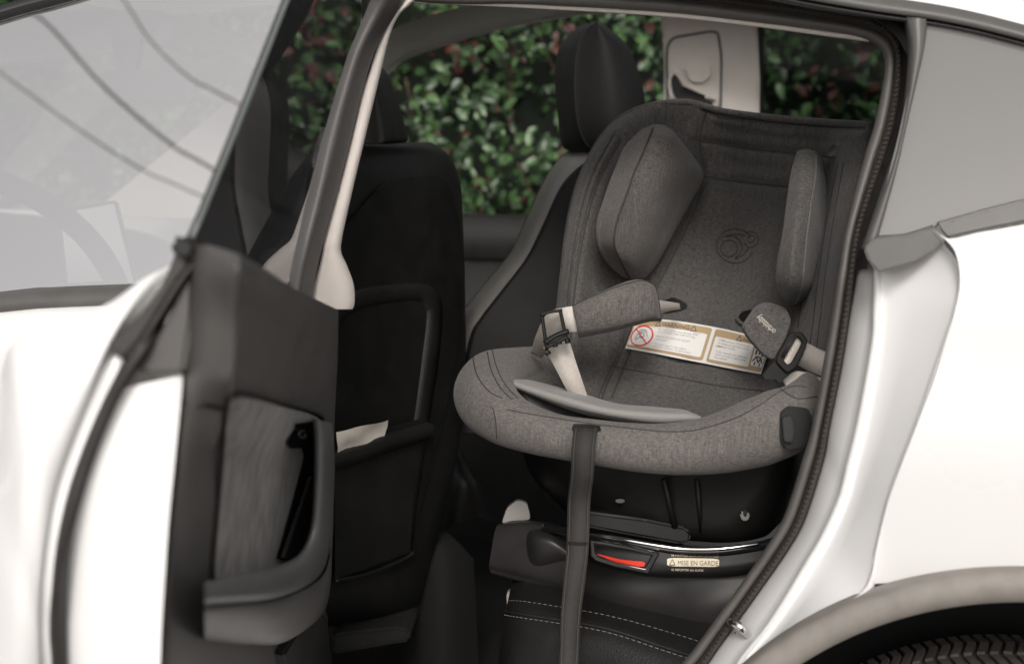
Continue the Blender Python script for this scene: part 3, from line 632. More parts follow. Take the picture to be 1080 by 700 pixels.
slab('seat_rail', [W(a, b, 1.95) for a, b in [(350, 668), (420, 660), (432, 664), (432, 676), (350, 690)]], CF*.3, 'floor', driver_seat, .004)
slab('seat_cushion', [W(a, b, 2.1) for a, b in [(280, 560), (450, 560), (440, 640), (400, 655), (280, 660)]], CF*.4, 'leather', driver_seat, .03, 3)
# paper in the pocket
pp = thing('paper', 'cream sheet of paper poking out of the pocket on the front seat back', 'paper', tuple(W(378, 465, 1.86)))
MB().add(*fillpoly([(338, 454), (356, 449), (396, 441), (394, 448), (388, 464), (370, 476), (338, 484)], lambda x, y: SB(x, y, .026+.005*math.sin(x*.12)*math.cos(y*.2)), 8)).build('sheet', 'paper', pp)
# front passenger seat side and console in the dark
pas = [[W(a, b, d) for a, b, d in r_] for r_ in [
    [(430, 440, 2.75), (455, 446, 2.6), (475, 455, 2.55), (488, 480, 2.65)], [(430, 480, 2.7), (460, 478, 2.55), (488, 486, 2.5), (500, 500, 2.6)],
    [(430, 520, 2.7), (468, 505, 2.5), (500, 512, 2.48), (512, 522, 2.6)], [(430, 600, 2.7), (470, 560, 2.5), (500, 545, 2.5), (520, 550, 2.6)]]]
loft('passenger_seat', pas, 20, 20, 'leather2', car)
loft('center_console', [[W(a, b, d) for a, b, d in r_] for r_ in [[(425, 540, 2.3), (470, 560, 2.25), (500, 590, 2.3)], [(425, 560, 2.2), (470, 585, 2.15), (500, 600, 2.25)], [(425, 700, 2.2), (470, 700, 2.15), (505, 700, 2.25)]]], 12, 12, 'floor', car)

# ---- rear bench
bench = bpy.data.objects.new('rear_seat', None); COL.objects.link(bench); bench.parent = car; bench.matrix_parent_inverse = inv(car)
# backrest seen from its side: front bolster edge with painted daylight, then the dark side
bk = [ # y, front edge x, seam x, right x, depth
    (150, 625, 650, 720), (160, 600, 632, 720), (175, 584, 611, 720), (194, 572, 594, 718), (235, 553, 575, 712), (268, 537, 558, 706), (300, 511, 534, 700), (330, 487, 511, 690), (350, 474, 500, 680), (400, 462, 490, 670), (450, 455, 485, 660)]
rows = [[W(a+8, y, 2.62), W(a, y-1, 2.42), W(a+4, y+1, 2.34), W(lerp(a, s, .6), y+3, 2.26), W(s, y+5, 2.23), W(s+6, y+6, 2.225), W(lerp(s, r_, .5), y+10, 2.22), W(r_, y+14, 2.24)] for y, a, s, r_ in bk]
bL, bo = loft('bench_back', rows, 70, 40, 'benchl', bench)
mb = MB(); dashes(mb, bL.line([(0, .583), (.5, .585), (1, .583)], 200, .0012), .0055, .003, .0009); mb.build('backrest_stitching', 'dstitch', bo)
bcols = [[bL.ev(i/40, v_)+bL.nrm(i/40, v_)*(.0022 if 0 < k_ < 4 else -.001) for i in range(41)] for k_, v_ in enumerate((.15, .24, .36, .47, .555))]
strip('lit_bolster_edge', bcols, 80, 'bolster', bo)  # paler strip paints the daylight falling on the backrest's front face
hr = [ # y, left, seam, right
    (25, 620, 626, 632), (27, 614, 622, 638), (33, 604, 616, 646), (43, 595, 611, 657), (54, 588.5, 608, 665), (75, 585, 606, 673), (100, 586, 606, 679), (130, 589, 609, 681), (150, 592, 616, 678), (158, 597, 625, 670), (161, 610, 632, 655)]
rows = [[W(l+8, y, 2.42), W(l, y, 2.34), W(lerp(l, s, .5), y, 2.265), W(s, y, 2.23), W(s+4, y, 2.225), W(lerp(s, r_, .55), y, 2.205), W(r_-4, y, 2.23), W(r_, y, 2.28), W(r_-6, y, 2.42)] for y, l, s, r_ in hr]
rL, ro = loft('headrest', rows, 50, 44, 'benchl', bench)
tube('headrest_seam', rL.line([(.04, .435), (.5, .435), (.93, .435)], 50, .0004), .0014, 'dstitch', ro, 5)
for xx in (628, 645): tube('headrest_post', [W(xx, 150, 2.28), W(xx-2, 178, 2.28)], .006, 'steel', ro)
# cushion corner
cu = [ # along the front edge, rows from back to front
    [W(a, b, d) for a, b, d in r_] for r_ in [
        [(545, 585, 2.02), (560, 583, 1.98), (640, 590, 1.94), (720, 608, 1.88), (800, 630, 1.80)],
        [(538, 622, 1.88), (560, 623, 1.83), (640, 636, 1.78), (720, 655, 1.73), (800, 676, 1.66)],
        [(535, 636, 1.84), (556, 637, 1.79), (640, 651, 1.735), (715, 672, 1.69), (800, 700, 1.62)],
        [(533, 645, 1.83), (552, 648, 1.775), (635, 662, 1.715), (705, 684, 1.67), (800, 715, 1.60)],
        [(529, 665, 1.82), (548, 670, 1.76), (630, 682, 1.70), (700, 704, 1.655), (800, 735, 1.59)],
        [(525, 700, 1.82), (544, 704, 1.76), (625, 716, 1.70), (690, 740, 1.655), (800, 770, 1.59)],
        [(520, 790, 1.85), (540, 795, 1.78), (620, 805, 1.72), (690, 820, 1.68), (800, 840, 1.62)]]]
cL, co_ = loft('bench_cushion', cu, 60, 60, 'leather', bench)
tube('cushion_welt', cL.line([(.5, 0), (.5, .5), (.5, 1)], 80, .0012), .0016, 'leather2', co_, 6)
mb = MB(); dashes(mb, cL.line([(.535, 0), (.535, .5), (.535, 1)], 160, .0012), .0055, .0028, .0006); dashes(mb, cL.line([(.30, .06), (.31, .5), (.31, 1)], 160, .0012), .0055, .0028, .0005)
mb.build('cushion_stitching', 'stitch', co_)

# ================================================================== THE CHILD SEAT
cs = thing('child_car_seat', 'heather grey child car seat with beige harness on a black base', 'car seat', tuple(W(650, 640, 1.8)))
def rowsW(R): return [[W(*p) for p in r_] for r_ in R]
back = rowsW([
    [(655, 150, 2.32), (640, 137, 2.16), (661, 120, 2.10), (690, 110, 2.09), (722, 107, 2.10), (742, 111, 2.10), (765, 117, 2.08), (820, 124, 2.0), (868, 128, 1.91), (900, 130, 1.82), (918, 132, 1.77), (922, 140, 1.9)],
    [(640, 190, 2.30), (617, 175, 2.12), (630, 158, 2.04), (660, 142, 2.05), (716, 138, 2.11), (745, 145, 2.115), (770, 150, 2.10), (820, 156, 2.01), (866, 160, 1.93), (890, 163, 1.79), (914, 168, 1.74), (920, 180, 1.9)],
    [(630, 230, 2.26), (604, 215, 2.08), (616, 204, 1.98), (650, 196, 2.02), (722, 186, 2.10), (748, 188, 2.11), (775, 191, 2.09), (820, 197, 2.0), (862, 203, 1.90), (884, 210, 1.74), (905, 216, 1.69), (912, 230, 1.85)],
    [(622, 280, 2.22), (596, 265, 2.05), (607, 262, 1.94), (640, 262, 1.99), (712, 256, 2.06), (738, 258, 2.065), (765, 262, 2.05), (808, 268, 1.96), (850, 272, 1.86), (874, 276, 1.71), (893, 282, 1.66), (903, 295, 1.82)],
    [(615, 335, 2.18), (590, 325, 2.03), (600, 325, 1.92), (633, 324, 1.95), (692, 320, 2.0), (720, 322, 2.01), (748, 326, 2.0), (796, 332, 1.92), (840, 336, 1.82), (864, 341, 1.69), (882, 347, 1.64), (892, 360, 1.8)],
    [(610, 385, 2.12), (587, 375, 2.0), (597, 378, 1.90), (628, 384, 1.92), (660, 385, 1.94), (695, 388, 1.95), (725, 391, 1.94), (780, 396, 1.86), (825, 396, 1.78), (853, 392, 1.67), (874, 392, 1.63), (884, 400, 1.76)],
    [(600, 430, 2.05), (583, 418, 1.93), (597, 422, 1.86), (622, 428, 1.86), (645, 430, 1.86), (685, 434, 1.86), (715, 436, 1.85), (770, 440, 1.80), (815, 436, 1.74), (845, 430, 1.66), (868, 430, 1.62), (878, 440, 1.72)],
    [(600, 470, 2.0), (583, 450, 1.88), (597, 450, 1.80), (622, 455, 1.76), (645, 458, 1.75), (685, 462, 1.74), (715, 465, 1.73), (770, 470, 1.70), (815, 466, 1.68), (845, 460, 1.64), (868, 455, 1.61), (876, 470, 1.68)]])
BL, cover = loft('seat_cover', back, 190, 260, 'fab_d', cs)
bmc = bmesh.new(); bmc.from_mesh(cover.data); bvh_c = BVHTree.FromBMesh(bmc); bmc.free()
def CB(a, b, lift=.002):
    p = onB(bvh_c, a, b, lift); return p if p is not None else W(a, b, 1.9)
def cl_(pts, n, lift=.001):
    return [CB(q.x, q.y, lift) for q in spl([(a, b, 0) for a, b in pts], n)]
SEAMS = ([(647, 142), (622, 190), (609, 240), (600, 300), (597, 345), (594, 385)], [(655, 148), (632, 190), (617, 240), (607, 300), (603, 345), (600, 380)],
           [(884, 172), (873, 230), (864, 290), (858, 340), (853, 375)], [(890, 172), (880, 230), (871, 290), (865, 340), (860, 378)],
           [(745, 116), (738, 150), (742, 185), (735, 215)], [(742, 186), (780, 192), (830, 197), (858, 201)], [(735, 148), (790, 157), (850, 163), (880, 166)], [(742, 117), (800, 127), (860, 133), (912, 135)],
           [(745, 192), (720, 250), (690, 310), (665, 370), (645, 420)], [(642, 386), (700, 396), (760, 407), (805, 412)], [(668, 340), (655, 372), (640, 405), (633, 425)], [(652, 372), (638, 402), (628, 428)], [(846, 175), (850, 240), (846, 310), (842, 345)])
from mathutils.kdtree import KDTree
sp_ = [q for k_, L_ in enumerate(SEAMS) if k_ not in (2, 3, 9, 12) for q in cl_(L_, 160, 0)]
kd = KDTree(len(sp_))
for i_, q in enumerate(sp_): kd.insert(q, i_)
kd.balance()
nrm_c = [v_.normal.copy() for v_ in cover.data.vertices]
for v_ in cover.data.vertices:                         # the stitching pulls the padding in
    d_ = kd.find(v_.co)[2]
    if d_ < .03:
        n_ = nrm_c[v_.index]; n_ = n_ if n_.dot(CF) < 0 else -n_
        v_.co = v_.co-n_*(.0042*math.exp(-(d_/.0055)**2))+n_*(.0022*math.exp(-((d_-.013)/.008)**2))
cover.data.update()
bmc = bmesh.new(); bmc.from_mesh(cover.data); bvh_c = BVHTree.FromBMesh(bmc); bmc.free()
sm = MB()
for L_ in SEAMS: sm.add(*tube_geo(cl_(L_, 60, .0001), .0011, 5))
sm.build('cover_seams', 'piping', cover)
tube('cover_edge', [W(a, b, d+.004) for a, b, d in [(585, 400, 1.95), (588, 350, 2.0), (593, 300, 2.04), (600, 240, 2.07), (610, 196, 2.1), (625, 162, 2.14), (641, 138, 2.15), (662, 121, 2.10), (690, 111, 2.09), (722, 108, 2.10), (742, 112, 2.10), (765, 118, 2.08), (820, 125, 2.0), (868, 129, 1.91), (900, 131, 1.82), (918, 133, 1.77)]], .0055, 'fab_d', cover, 8, n=120)
def patch(name, pts, m, parent, lift, step=10, rn=.3):
    return MB().add(*fillpoly([(p.x, p.y) for p in rnd(pts, 4, rn)], lambda x, y: CB(x, y, lift), step)).build(name, m, parent)
# embossed emblem
em = MB()
def ring(cx_, cy_, rx, ry, rot, a0_=0, a1_=360, n=48):
    out = []
    for i in range(n):
        t = math.radians(lerp(a0_, a1_, i/(n-1))); x, y = rx*math.cos(t), ry*math.sin(t); c, s_ = math.cos(rot), math.sin(rot)
        out.append((cx_+x*c-y*s_, cy_+x*s_+y*c))
    return out
def emb(P2, r_=.0009): em.add(*tube_geo([CB(a, b, .0004) for a, b in P2], r_, 5))
emb(ring(775.5, 259.5, 19.5, 18, 0, 22, 318)); emb(ring(769, 262, 9, 8.5, 0)); emb(ring(769, 261, 13.5, 12.5, 0, -120, 62))
emb(ring(792.5, 252, 4, 4, 0)); emb(ring(792, 252.5, 8, 8, 0, -135, 150)); emb([(768, 249.5), (774, 247), (781, 247), (786, 249)]); emb([(776, 273), (783, 270), (789, 263), (791, 260)]); emb([(766, 249.5), (770, 248.6), (776, 249.6), (781, 253)])
em.build('embossed_emblem', 'piping', cover)
# front rim
rp = [(604, 375, 2.03, 12), (580, 381, 1.99, 17), (548, 390, 1.93, 24), (520, 402, 1.85, 33), (513, 421, 1.78, 33.5), (535, 442, 1.73, 29), (575, 457, 1.70, 24), (625, 466, 1.68, 24), (690, 473, 1.655, 26), (745, 470, 1.64, 30), (795, 457, 1.62, 36), (832, 441, 1.61, 35), (850, 424, 1.625, 26), (862, 404, 1.68, 18), (872, 385, 1.74, 12)]
P = [W(a, b, d) for a, b, d, r_ in rp]; Rr = [r_*d/FL for a, b, d, r_ in rp]
RN = 90; Ps = spl(P, RN); Rs = [cr([V((x, 0, 0)) for x in Rr], i/(RN-1)).x*(1+.022*noise.noise(V((i*.33, 1.7, 0)))) for i in range(RN)]
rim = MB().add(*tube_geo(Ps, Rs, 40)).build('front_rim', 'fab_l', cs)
bmr = bmesh.new(); bmr.from_mesh(rim.data); bvh_r = BVHTree.FromBMesh(bmr); bmr.free()
def RB(a, b, lift=.001):
    p = onB(bvh_r, a, b, lift); return p if p is not None else W(a, b, 1.65)
sm = MB()
for L_ in ([(499, 377), (503, 395), (515, 412), (530, 420)], [(514, 371), (518, 390), (527, 408), (540, 421)], [(519, 369), (524, 388), (533, 406), (546, 420)], [(535, 432), (580, 440), (650, 450), (720, 455), (770, 443), (800, 428)], [(823, 410), (840, 420), (862, 418)], [(520, 430), (523, 445), (524, 462)], [(800, 428), (830, 409), (850, 408)]):
    sm.add(*tube_geo([RB(q.x, q.y, .0002) for q in spl([(a, b, 0) for a, b in L_], 40)], .0008, 5))
sm.build('rim_seams', 'piping', rim)
# inner side wall and seat pan under the rim
loft('side_wall', rowsW([[(528, 372, 1.88), (552, 371, 1.94), (585, 374, 1.99), (606, 372, 1.98)], [(536, 392, 1.84), (560, 392, 1.9), (590, 396, 1.92), (612, 398, 1.9)], [(550, 412, 1.80), (575, 414, 1.84), (600, 418, 1.86), (622, 420, 1.86)], [(570, 440, 1.76), (590, 442, 1.78), (615, 445, 1.80), (640, 450, 1.80)]]), 30, 30, 'fab_d', cs)
# flap along the front of the pan
fl = [[W(a, b, d) for a, b, d in r_] for r_ in [
    [(545, 410, 1.86), (541, 408, 1.80), (538, 405, 1.786), (539, 401, 1.787), (544, 400, 1.80), (556, 400, 1.84)],
    [(562, 418, 1.85), (557, 415, 1.785), (555, 412, 1.772), (557, 407, 1.773), (561, 405, 1.79), (574, 404, 1.84)],
    [(602, 434, 1.84), (600, 430, 1.76), (600, 427, 1.745), (600, 420, 1.746), (603, 417, 1.765), (612, 414, 1.83)],
    [(642, 444, 1.82), (641, 440, 1.745), (641, 437, 1.728), (641, 430, 1.73), (643, 428, 1.75), (650, 425, 1.82)],
    [(690, 450, 1.80), (690, 447, 1.73), (690, 443, 1.715), (690, 435, 1.717), (691, 432, 1.74), (694, 429, 1.80)],
    [(724, 449, 1.77), (725, 446, 1.725), (725, 443, 1.712), (725, 436, 1.714), (724, 434, 1.735), (722, 432, 1.78)],
    [(738, 446, 1.75), (739, 444, 1.722), (740, 442, 1.715), (739, 439, 1.716), (737, 438, 1.73), (732, 437, 1.76)]]]
fL, fo = loft('front_flap', fl, 60, 16, 'lip', cs)
# head wings
def crease(r_): return r_
def wing(name, R, nu, nv, m):
    return loft(name, rowsW(R), nu, nv, m, cs)
LW = []
for l, ri, md, rt in [((678, 136, 1.99), (690, 131, 1.97), (700, 132, 1.99), (709, 137, 2.05)), ((660, 153, 1.94), (686, 143, 1.88), (708, 142, 1.91), (722, 153, 2.05)), ((650, 174, 1.92), (677, 164, 1.85), (710, 160, 1.90), (736, 172, 2.06)),
                      ((642, 194, 1.91), (669, 182, 1.835), (708, 180, 1.89), (742, 187, 2.06)), ((635, 215, 1.90), (661, 205, 1.82), (696, 205, 1.88), (731, 209, 2.04)), ((629, 236, 1.89), (651, 233, 1.81), (684, 238, 1.87), (715, 238, 2.02)),
                      ((630, 258, 1.89), (648, 257, 1.815), (676, 263, 1.87), (702, 263, 2.0)), ((640, 277, 1.91), (655, 275, 1.85), (670, 282, 1.89), (690, 283, 1.99)), ((654, 290, 1.95), (661, 288, 1.92), (668, 292, 1.94), (681, 293, 1.99)), ((663, 294, 1.99), (665, 294, 1.98), (670, 295, 1.98), (674, 295, 2.0))]:
    L3, R3, M3, T3 = V(l), V(ri), V(md), V(rt)
    LW.append([tuple(L3+V((6, 3, .14))), tuple(L3), tuple(lerp(L3, R3, .3)-V((0, 0, .008))), tuple(lerp(L3, R3, .85)-V((0, 0, .003))), tuple(R3), tuple(lerp(R3, M3, .12)-V((0, 0, .001))), tuple(M3-V((0, 0, .006))), tuple(lerp(M3, T3, .6)-V((0, 0, .013))), tuple(T3), tuple(T3+V((-5, 0, .1)))])
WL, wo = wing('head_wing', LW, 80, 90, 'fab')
tube('wing_seam', WL.line([(.06, .444), (.5, .444), (.95, .444)], 80, .0004), .0015, 'piping', wo, 6)
RW = []
for l, md, pp_, bk_ in [((841, 159, 1.80), (850, 157, 1.78), (860, 159, 1.79), (866, 166, 1.88)), ((834, 182, 1.77), (847, 180, 1.73), (860, 182, 1.74), (871, 190, 1.84)), ((829, 215, 1.75), (842, 214, 1.70), (855, 215, 1.71), (871, 222, 1.82)), ((825, 245, 1.73), (838, 245, 1.675), (851, 245, 1.69), (867, 250, 1.80)),
                       ((820, 272, 1.72), (835, 273, 1.66), (848, 274, 1.675), (862, 276, 1.79)), ((818, 294, 1.725), (833, 296, 1.67), (846, 296, 1.68), (857, 298, 1.78)), ((822, 312, 1.75), (832, 314, 1.71), (842, 313, 1.72), (850, 313, 1.78)), ((829, 321, 1.79), (833, 323, 1.78), (838, 322, 1.78), (842, 320, 1.80))]:
    L3, M3, P3, B3 = V(l), V(md), V(pp_), V(bk_)
    RW.append([tuple(L3+V((4, 2, .15))), tuple(L3), tuple(lerp(L3, M3, .4)-V((0, 0, .012))), tuple(M3), tuple(lerp(M3, P3, .85)-V((0, 0, .004))), tuple(P3), tuple(lerp(P3, B3, .15)), tuple(lerp(P3, B3, .6)), tuple(B3), tuple(B3+V((-3, 0, .08)))])
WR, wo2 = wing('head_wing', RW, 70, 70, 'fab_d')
tube('wing_seam', WR.line([(.05, .555), (.5, .555), (.95, .555)], 80, .0006), .0013, 'fab_l', wo2, 6)

# harness
def pad(name, outline_rows, m, parent): return loft(name, outline_rows, 40, 50, m, parent)
SPL = rowsW([
    [(607, 322, 1.83), (608, 320, 1.79), (640, 305, 1.78), (668, 295, 1.80), (684, 297, 1.82), (690, 303, 1.86)],
    [(605, 323, 1.79), (606, 321, 1.765), (640, 306, 1.755), (672, 296, 1.772), (688, 299, 1.79), (691, 304, 1.85)],
    [(606, 326, 1.77), (607, 325, 1.752), (641, 310, 1.738), (675, 300, 1.757), (690, 303, 1.775), (692, 306, 1.84)],
    [(609, 338, 1.765), (610, 338, 1.745), (645, 324, 1.732), (680, 314, 1.752), (693, 317, 1.77), (695, 318, 1.84)],
    [(611, 350, 1.77), (612, 350, 1.752), (648, 342, 1.740), (683, 333, 1.757), (695, 332, 1.775), (697, 332, 1.84)],
    [(612, 354, 1.79), (613, 354, 1.770), (648, 347, 1.758), (683, 338, 1.775), (696, 337, 1.79), (698, 337, 1.85)],
    [(612, 356, 1.86), (613, 356, 1.82), (648, 349, 1.81), (682, 340, 1.83), (694, 339, 1.84), (697, 339, 1.87)]])
PL, po = pad('shoulder_pad', SPL, 'fab', cs)
sm = MB(); sm.add(*tube_geo(PL.line([(.22, .12), (.22, .5), (.25, .80), (.5, .86), (.85, .82)], 60, .0003), .0011, 5)); sm.build('pad_piping', 'piping', po)
def ribbon(name, L, Rr_, m, parent, n=24, t=.0022):
    o = strip(name, [[W(*p) for p in L], [W(*p) for p in Rr_]], n, m, parent); solid(o, t, 0); return o
slot = patch('strap_slot', [(693, 320), (708, 314), (722, 320), (725, 325), (716, 329), (697, 331)], 'black', cover, .004, 8)
ribbon('harness_strap', [(690, 316, 1.80), (704, 318, 1.88), (716, 320, 1.945)], [(694, 332, 1.80), (706, 328, 1.88), (717, 326, 1.95)], 'web', cs)
ribbon('harness_strap', [(612, 322, 1.765), (596, 324, 1.765), (578, 330, 1.785), (566, 352, 1.83), (560, 372, 1.90)], [(615, 350, 1.765), (603, 350, 1.765), (592, 353, 1.785), (580, 366, 1.83), (572, 377, 1.90)], 'web', cs)
ribbon('harness_strap', [(573, 366, 1.785), (584, 385, 1.79), (596, 408, 1.80), (605, 425, 1.82), (608, 436, 1.84)], [(600, 358, 1.785), (607, 380, 1.79), (615, 404, 1.80), (622, 425, 1.82), (624, 436, 1.84)], 'web', cs)
# black adjuster on the left strap
ad = MB()
for L_, r_ in (([(572, 334), (574, 350), (577, 370)], .0035), ([(591, 328), (594, 342), (597, 357)], .0035), ([(574, 362), (586, 354), (600, 349)], .005), ([(577, 371), (579, 374)], .0055), ([(598, 357), (599, 362)], .0055), ([(585, 360), (586, 366)], .005), ([(590, 358), (591, 363)], .004), ([(570, 332), (580, 329), (593, 327)], .003), ([(575, 367), (588, 360), (599, 355)], .004)):
    ad.add(*tube_geo(spl([W(a, b, 1.755) for a, b in L_], 8), r_, 8, .7))
ad.build('strap_adjuster', 'black', cs)
# right pad with lettering, clip and straps
RP = [(784, 345), (798, 324), (808, 318), (828, 324), (835, 337), (828, 358), (816, 380), (806, 374), (790, 356)]
def puffslab(name, px, d, thick, m, parent, bevel=.006):
    return slab(name, [W(p.x, p.y, d(p.x, p.y)) for p in rnd(px, 5, .28)], CF*thick, m, parent, bevel, 4)
dpad = lambda x, y: 1.728-(x-810)*.0004-(y-348)*.0005
rpad = puffslab('shoulder_pad', RP, dpad, .022, 'fab_d', cs, .007)
def write(mb, s, o2, ex, ey, size, dfun):               # lettering laid on a surface by its picture-plane base line
    vs, fs = text_geo(s, 1)
    mb.add([dfun(o2[0]+ex[0]*v.x*size-ey[0]*v.y*size*-1, o2[1]+ex[1]*v.x*size+ey[1]*v.y*size) for v in vs], fs)
mb = MB()
e1 = V((-.73, -.685)); e2 = V((-.685, .73))
vs, fs = text_geo('orbitbaby', 1)
wmax = max(v.x for v in vs)
mb.add([W(812+(e1.x*v.x*21/wmax*1.0+e2.x*v.y*8.5), 350+(e1.y*v.x*21/wmax*1.0+e2.y*v.y*8.5), 0) if False else (lambda X, Y: W(X, Y, dpad(X, Y)-.0016))(819+e1.x*v.x*25/wmax+e2.x*v.y*9.5, 348.5+e1.y*v.x*25/wmax+e2.y*v.y*9.5) for v in vs], fs)
mb.build('lettering', 'web', rpad, smooth=False)
patch('strap_slot', [(779, 333), (786, 328), (800, 328), (796, 336), (782, 341)], 'black', cover, .003, 8)
tube('slot_rim', cl_([(796, 327), (785, 329), (779, 336), (783, 342), (790, 344)], 20, .004), .0025, 'fab_d', cover, 6)
ribbon('harness_strap', [(840, 358, 1.70), (852, 362, 1.688), (864, 368, 1.64), (884, 377, 1.60)], [(829, 381, 1.70), (841, 385, 1.688), (858, 393, 1.64), (882, 402, 1.60)], 'web', cs)
ribbon('harness_strap', [(826, 402, 1.68), (840, 392, 1.665), (858, 396, 1.64), (870, 400, 1.61)], [(832, 412, 1.66), (846, 403, 1.645), (862, 407, 1.625), (870, 413, 1.60)], 'web', cs)
def frame(name, outer, inner, d, thick, m, parent):
    o_ = [W(p.x, p.y, d) for p in outer]; i_ = [W(p.x, p.y, d) for p in inner]; n = len(o_)
    ob = [p+CF*thick for p in o_]; ib = [p+CF*thick for p in i_]
    mb = MB().add(o_+i_+ob+ib, [(k, (k+1) % n, n+(k+1) % n, n+k) for k in range(n)]+[(2*n+k, 2*n+(k+1) % n, (k+1) % n, k) for k in range(n)]+[(n+k, n+(k+1) % n, 3*n+(k+1) % n, 3*n+k) for k in range(n)]+[(2*n+(k), 3*n+k, 3*n+(k+1) % n, 2*n+(k+1) % n) for k in range(n)])
    return bev(mb.build(name, m, parent, auto=30), .0015, 2)
clip = frame('buckle', rnd([(817, 380), (834, 350), (846, 350), (853, 360), (840, 388), (830, 394)], 5, .25), rnd([(826, 379), (839, 356), (842, 355), (847, 361), (836, 382), (831, 385)], 5, .25), 1.672, .012, 'black', cs)
slab('buckle_tongue', [W(p.x, p.y, 1.678) for p in rnd([(817, 380), (832, 393), (828, 402), (821, 404), (818, 400), (806, 400), (805, 396)], 4, .2)], CF*.012, 'black', clip, .003, 3)
ribbon('buckle_strap', [(838, 354, 1.681), (831, 366, 1.681), (824, 380, 1.681)], [(848, 360, 1.681), (841, 373, 1.681), (833, 387, 1.681)], 'web', clip)
for k in range(4):
    q = k*2.2; 
    if k < 3: tube('clip_rib', [W(824+q*.6, 376+q*.3, 1.671), W(838+q*.6, 352+q*.3, 1.671)], .0010, 'rubber', clip, 5)
# recline housing on the right end of the rim
kn = slab('recline_knob', [W(p.x, p.y, 1.565) for p in rnd([(823, 436), (832, 428), (852, 430), (857, 440), (856, 462), (846, 472), (830, 474), (823, 464)], 5, .25)], CF*.05, 'black', cs, .008, 4)
slab('knob_tab', [W(p.x, p.y, 1.556) for p in rnd([(825, 440), (834, 438), (838, 452), (836, 466), (827, 466)], 5, .25)], CF*.02, 'dark', kn, .004, 3)
tube('knob_wire', [W(a, b, 1.57) for a, b in [(846, 432), (853, 440), (854, 452), (848, 460)]], .002, 'gloss', kn, n=16)

# warning label
LT = [(669, 336), (700, 339), (750, 346.5), (790, 355), (818, 363)]; LB = [(659.5, 370), (690, 375.5), (738, 385), (780, 393), (806, 397.5)]
lt = [CB(a, b, .007) for a, b in LT]; lb = [CB(a, b, .007) for a, b in LB]
def LP(s, t, lift=0):                                  # label coordinates: 0..1 along, 0..1 down
    p = lerp(cr(lt, s), cr(lb, s), t); n_ = (lt[-1]-lt[0]).cross(lb[2]-lt[2]).normalized()
    if n_.dot(CF) > 0: n_ = -n_
    return p+n_*lift
label = MB()
nn = 30
vs = [LP(i/(nn-1), t) for i in range(nn) for t in (0, .33, .66, 1)]
label.add(vs, [(i*4+j, i*4+j+1, (i+1)*4+j+1, (i+1)*4+j) for i in range(nn-1) for j in range(3)])
label = label.build('warning_label', 'white', cs)
def lbox(mb, s0, t0, s1, t1, lift, r_=.0):
    pts = [(s0, t0), (s1, t0), (s1, t1), (s0, t1)]
    pts = [(p.x, p.y) for p in rnd(pts, 4, .05)]
    # corner rounding in label space
    mb.add(*fillpoly(pts, lambda x, y: LP(x, y, lift), .12))
tb = MB(); lbox(tb, .010, .05, .528, .95, .0006); lbox(tb, .548, .05, .99, .95, .0006); tb.build('tan_panel', 'tan', label)
wb = MB(); lbox(wb, .020, .23, .510, .88, .0011); lbox(wb, .562, .25, .835, .88, .0011); lbox(wb, .85, .34, .98, .82, .0011); wb.build('white_panel', 'white', label)
AR = .20                                               # height of the label relative to its length
def lt_text(mb, s, s0, t0, h, lift=.0016, wid=None):
    vs, fs = text_geo(s, 1); wm = max(v.x for v in vs) if vs else 1
    k = (wid/wm) if wid else h*AR
    mb.add([LP(s0+v.x*k, t0-v.y*h, lift) for v in vs], fs)
def tri(mb, s, t, h):
    w_ = h*AR*.62
    for a, b in (((s-w_, t+h/2), (s, t-h/2)), ((s, t-h/2), (s+w_, t+h/2)), ((s+w_, t+h/2), (s-w_, t+h/2))):
        mb.add(*tube_geo([LP(*a, .0016), LP(*b, .0016)], .0006, 4))
ik = MB(); lt_text(ik, 'WARNING', .24, .215, .17, wid=.16); tri(ik, .215, .15, .15); tri(ik, .425, .15, .15)
ik.build('printing', 'ink', label, smooth=False)
ik = MB(); lt_text(ik, 'WARNING', .735, .235, .17, wid=.16); tri(ik, .715, .17, .15); tri(ik, .915, .17, .15)
ik.build('printing', 'ink', label, smooth=False)
ik = MB()                                              # belt pictograms in the small box
for (s_, t) in ((.872, .44), (.905, .42), (.94, .46)):
    ik.add(*tube_geo([LP(s_, t-.06, .0016), LP(s_+.002, t+.05, .0016)], .0015, 5))
for (s_, t, s2, t2) in ((.885, .55, .862, .70), (.885, .55, .908, .68), (.935, .58, .915, .72), (.935, .58, .96, .70), (.888, .55, .935, .56), (.885, .72, .885, .80), (.94, .74, .94, .80)):
    ik.add(*tube_geo([LP(s_, t, .0016), LP(s2, t2, .0016)], .0010, 5))
ik.build('pictogram', 'ink', label, smooth=False)
gk = MB()
for i, (s, w_) in enumerate([('DO NOT place rear-facing child', .245), ('seat on front seat with air bag.', .235), (None, 0), ('DEATH OR SERIOUS INJURY', .215), ('can occur.', .085), (None, 0), ('The back seat is the safest', .205), ('place for children 12 and under.', .24)]):
    if s: lt_text(gk, s, .225, .335+.072*i, .075, wid=w_*.95)
lt_text(gk, 'orbitbaby.com/safety', .05, .855, .05, wid=.12)
gk.build('small_print', 'greyink', label, smooth=False)
gk = MB()
for i, (s, w_) in enumerate([('Children have STRANGLED', .215), ('in loose or partially buckled', .215), ('harness straps.', .12), (None, 0), ('Fully restrain this child even', .22), ('when carrier is used outside', .215), ('the vehicle.', .085)]):
    if s: lt_text(gk, s, .59, .36+.078*i, .08, wid=w_)
gk.build('small_print', 'greyink', label, smooth=False)
gk = MB()                                              # drawing under the prohibition sign
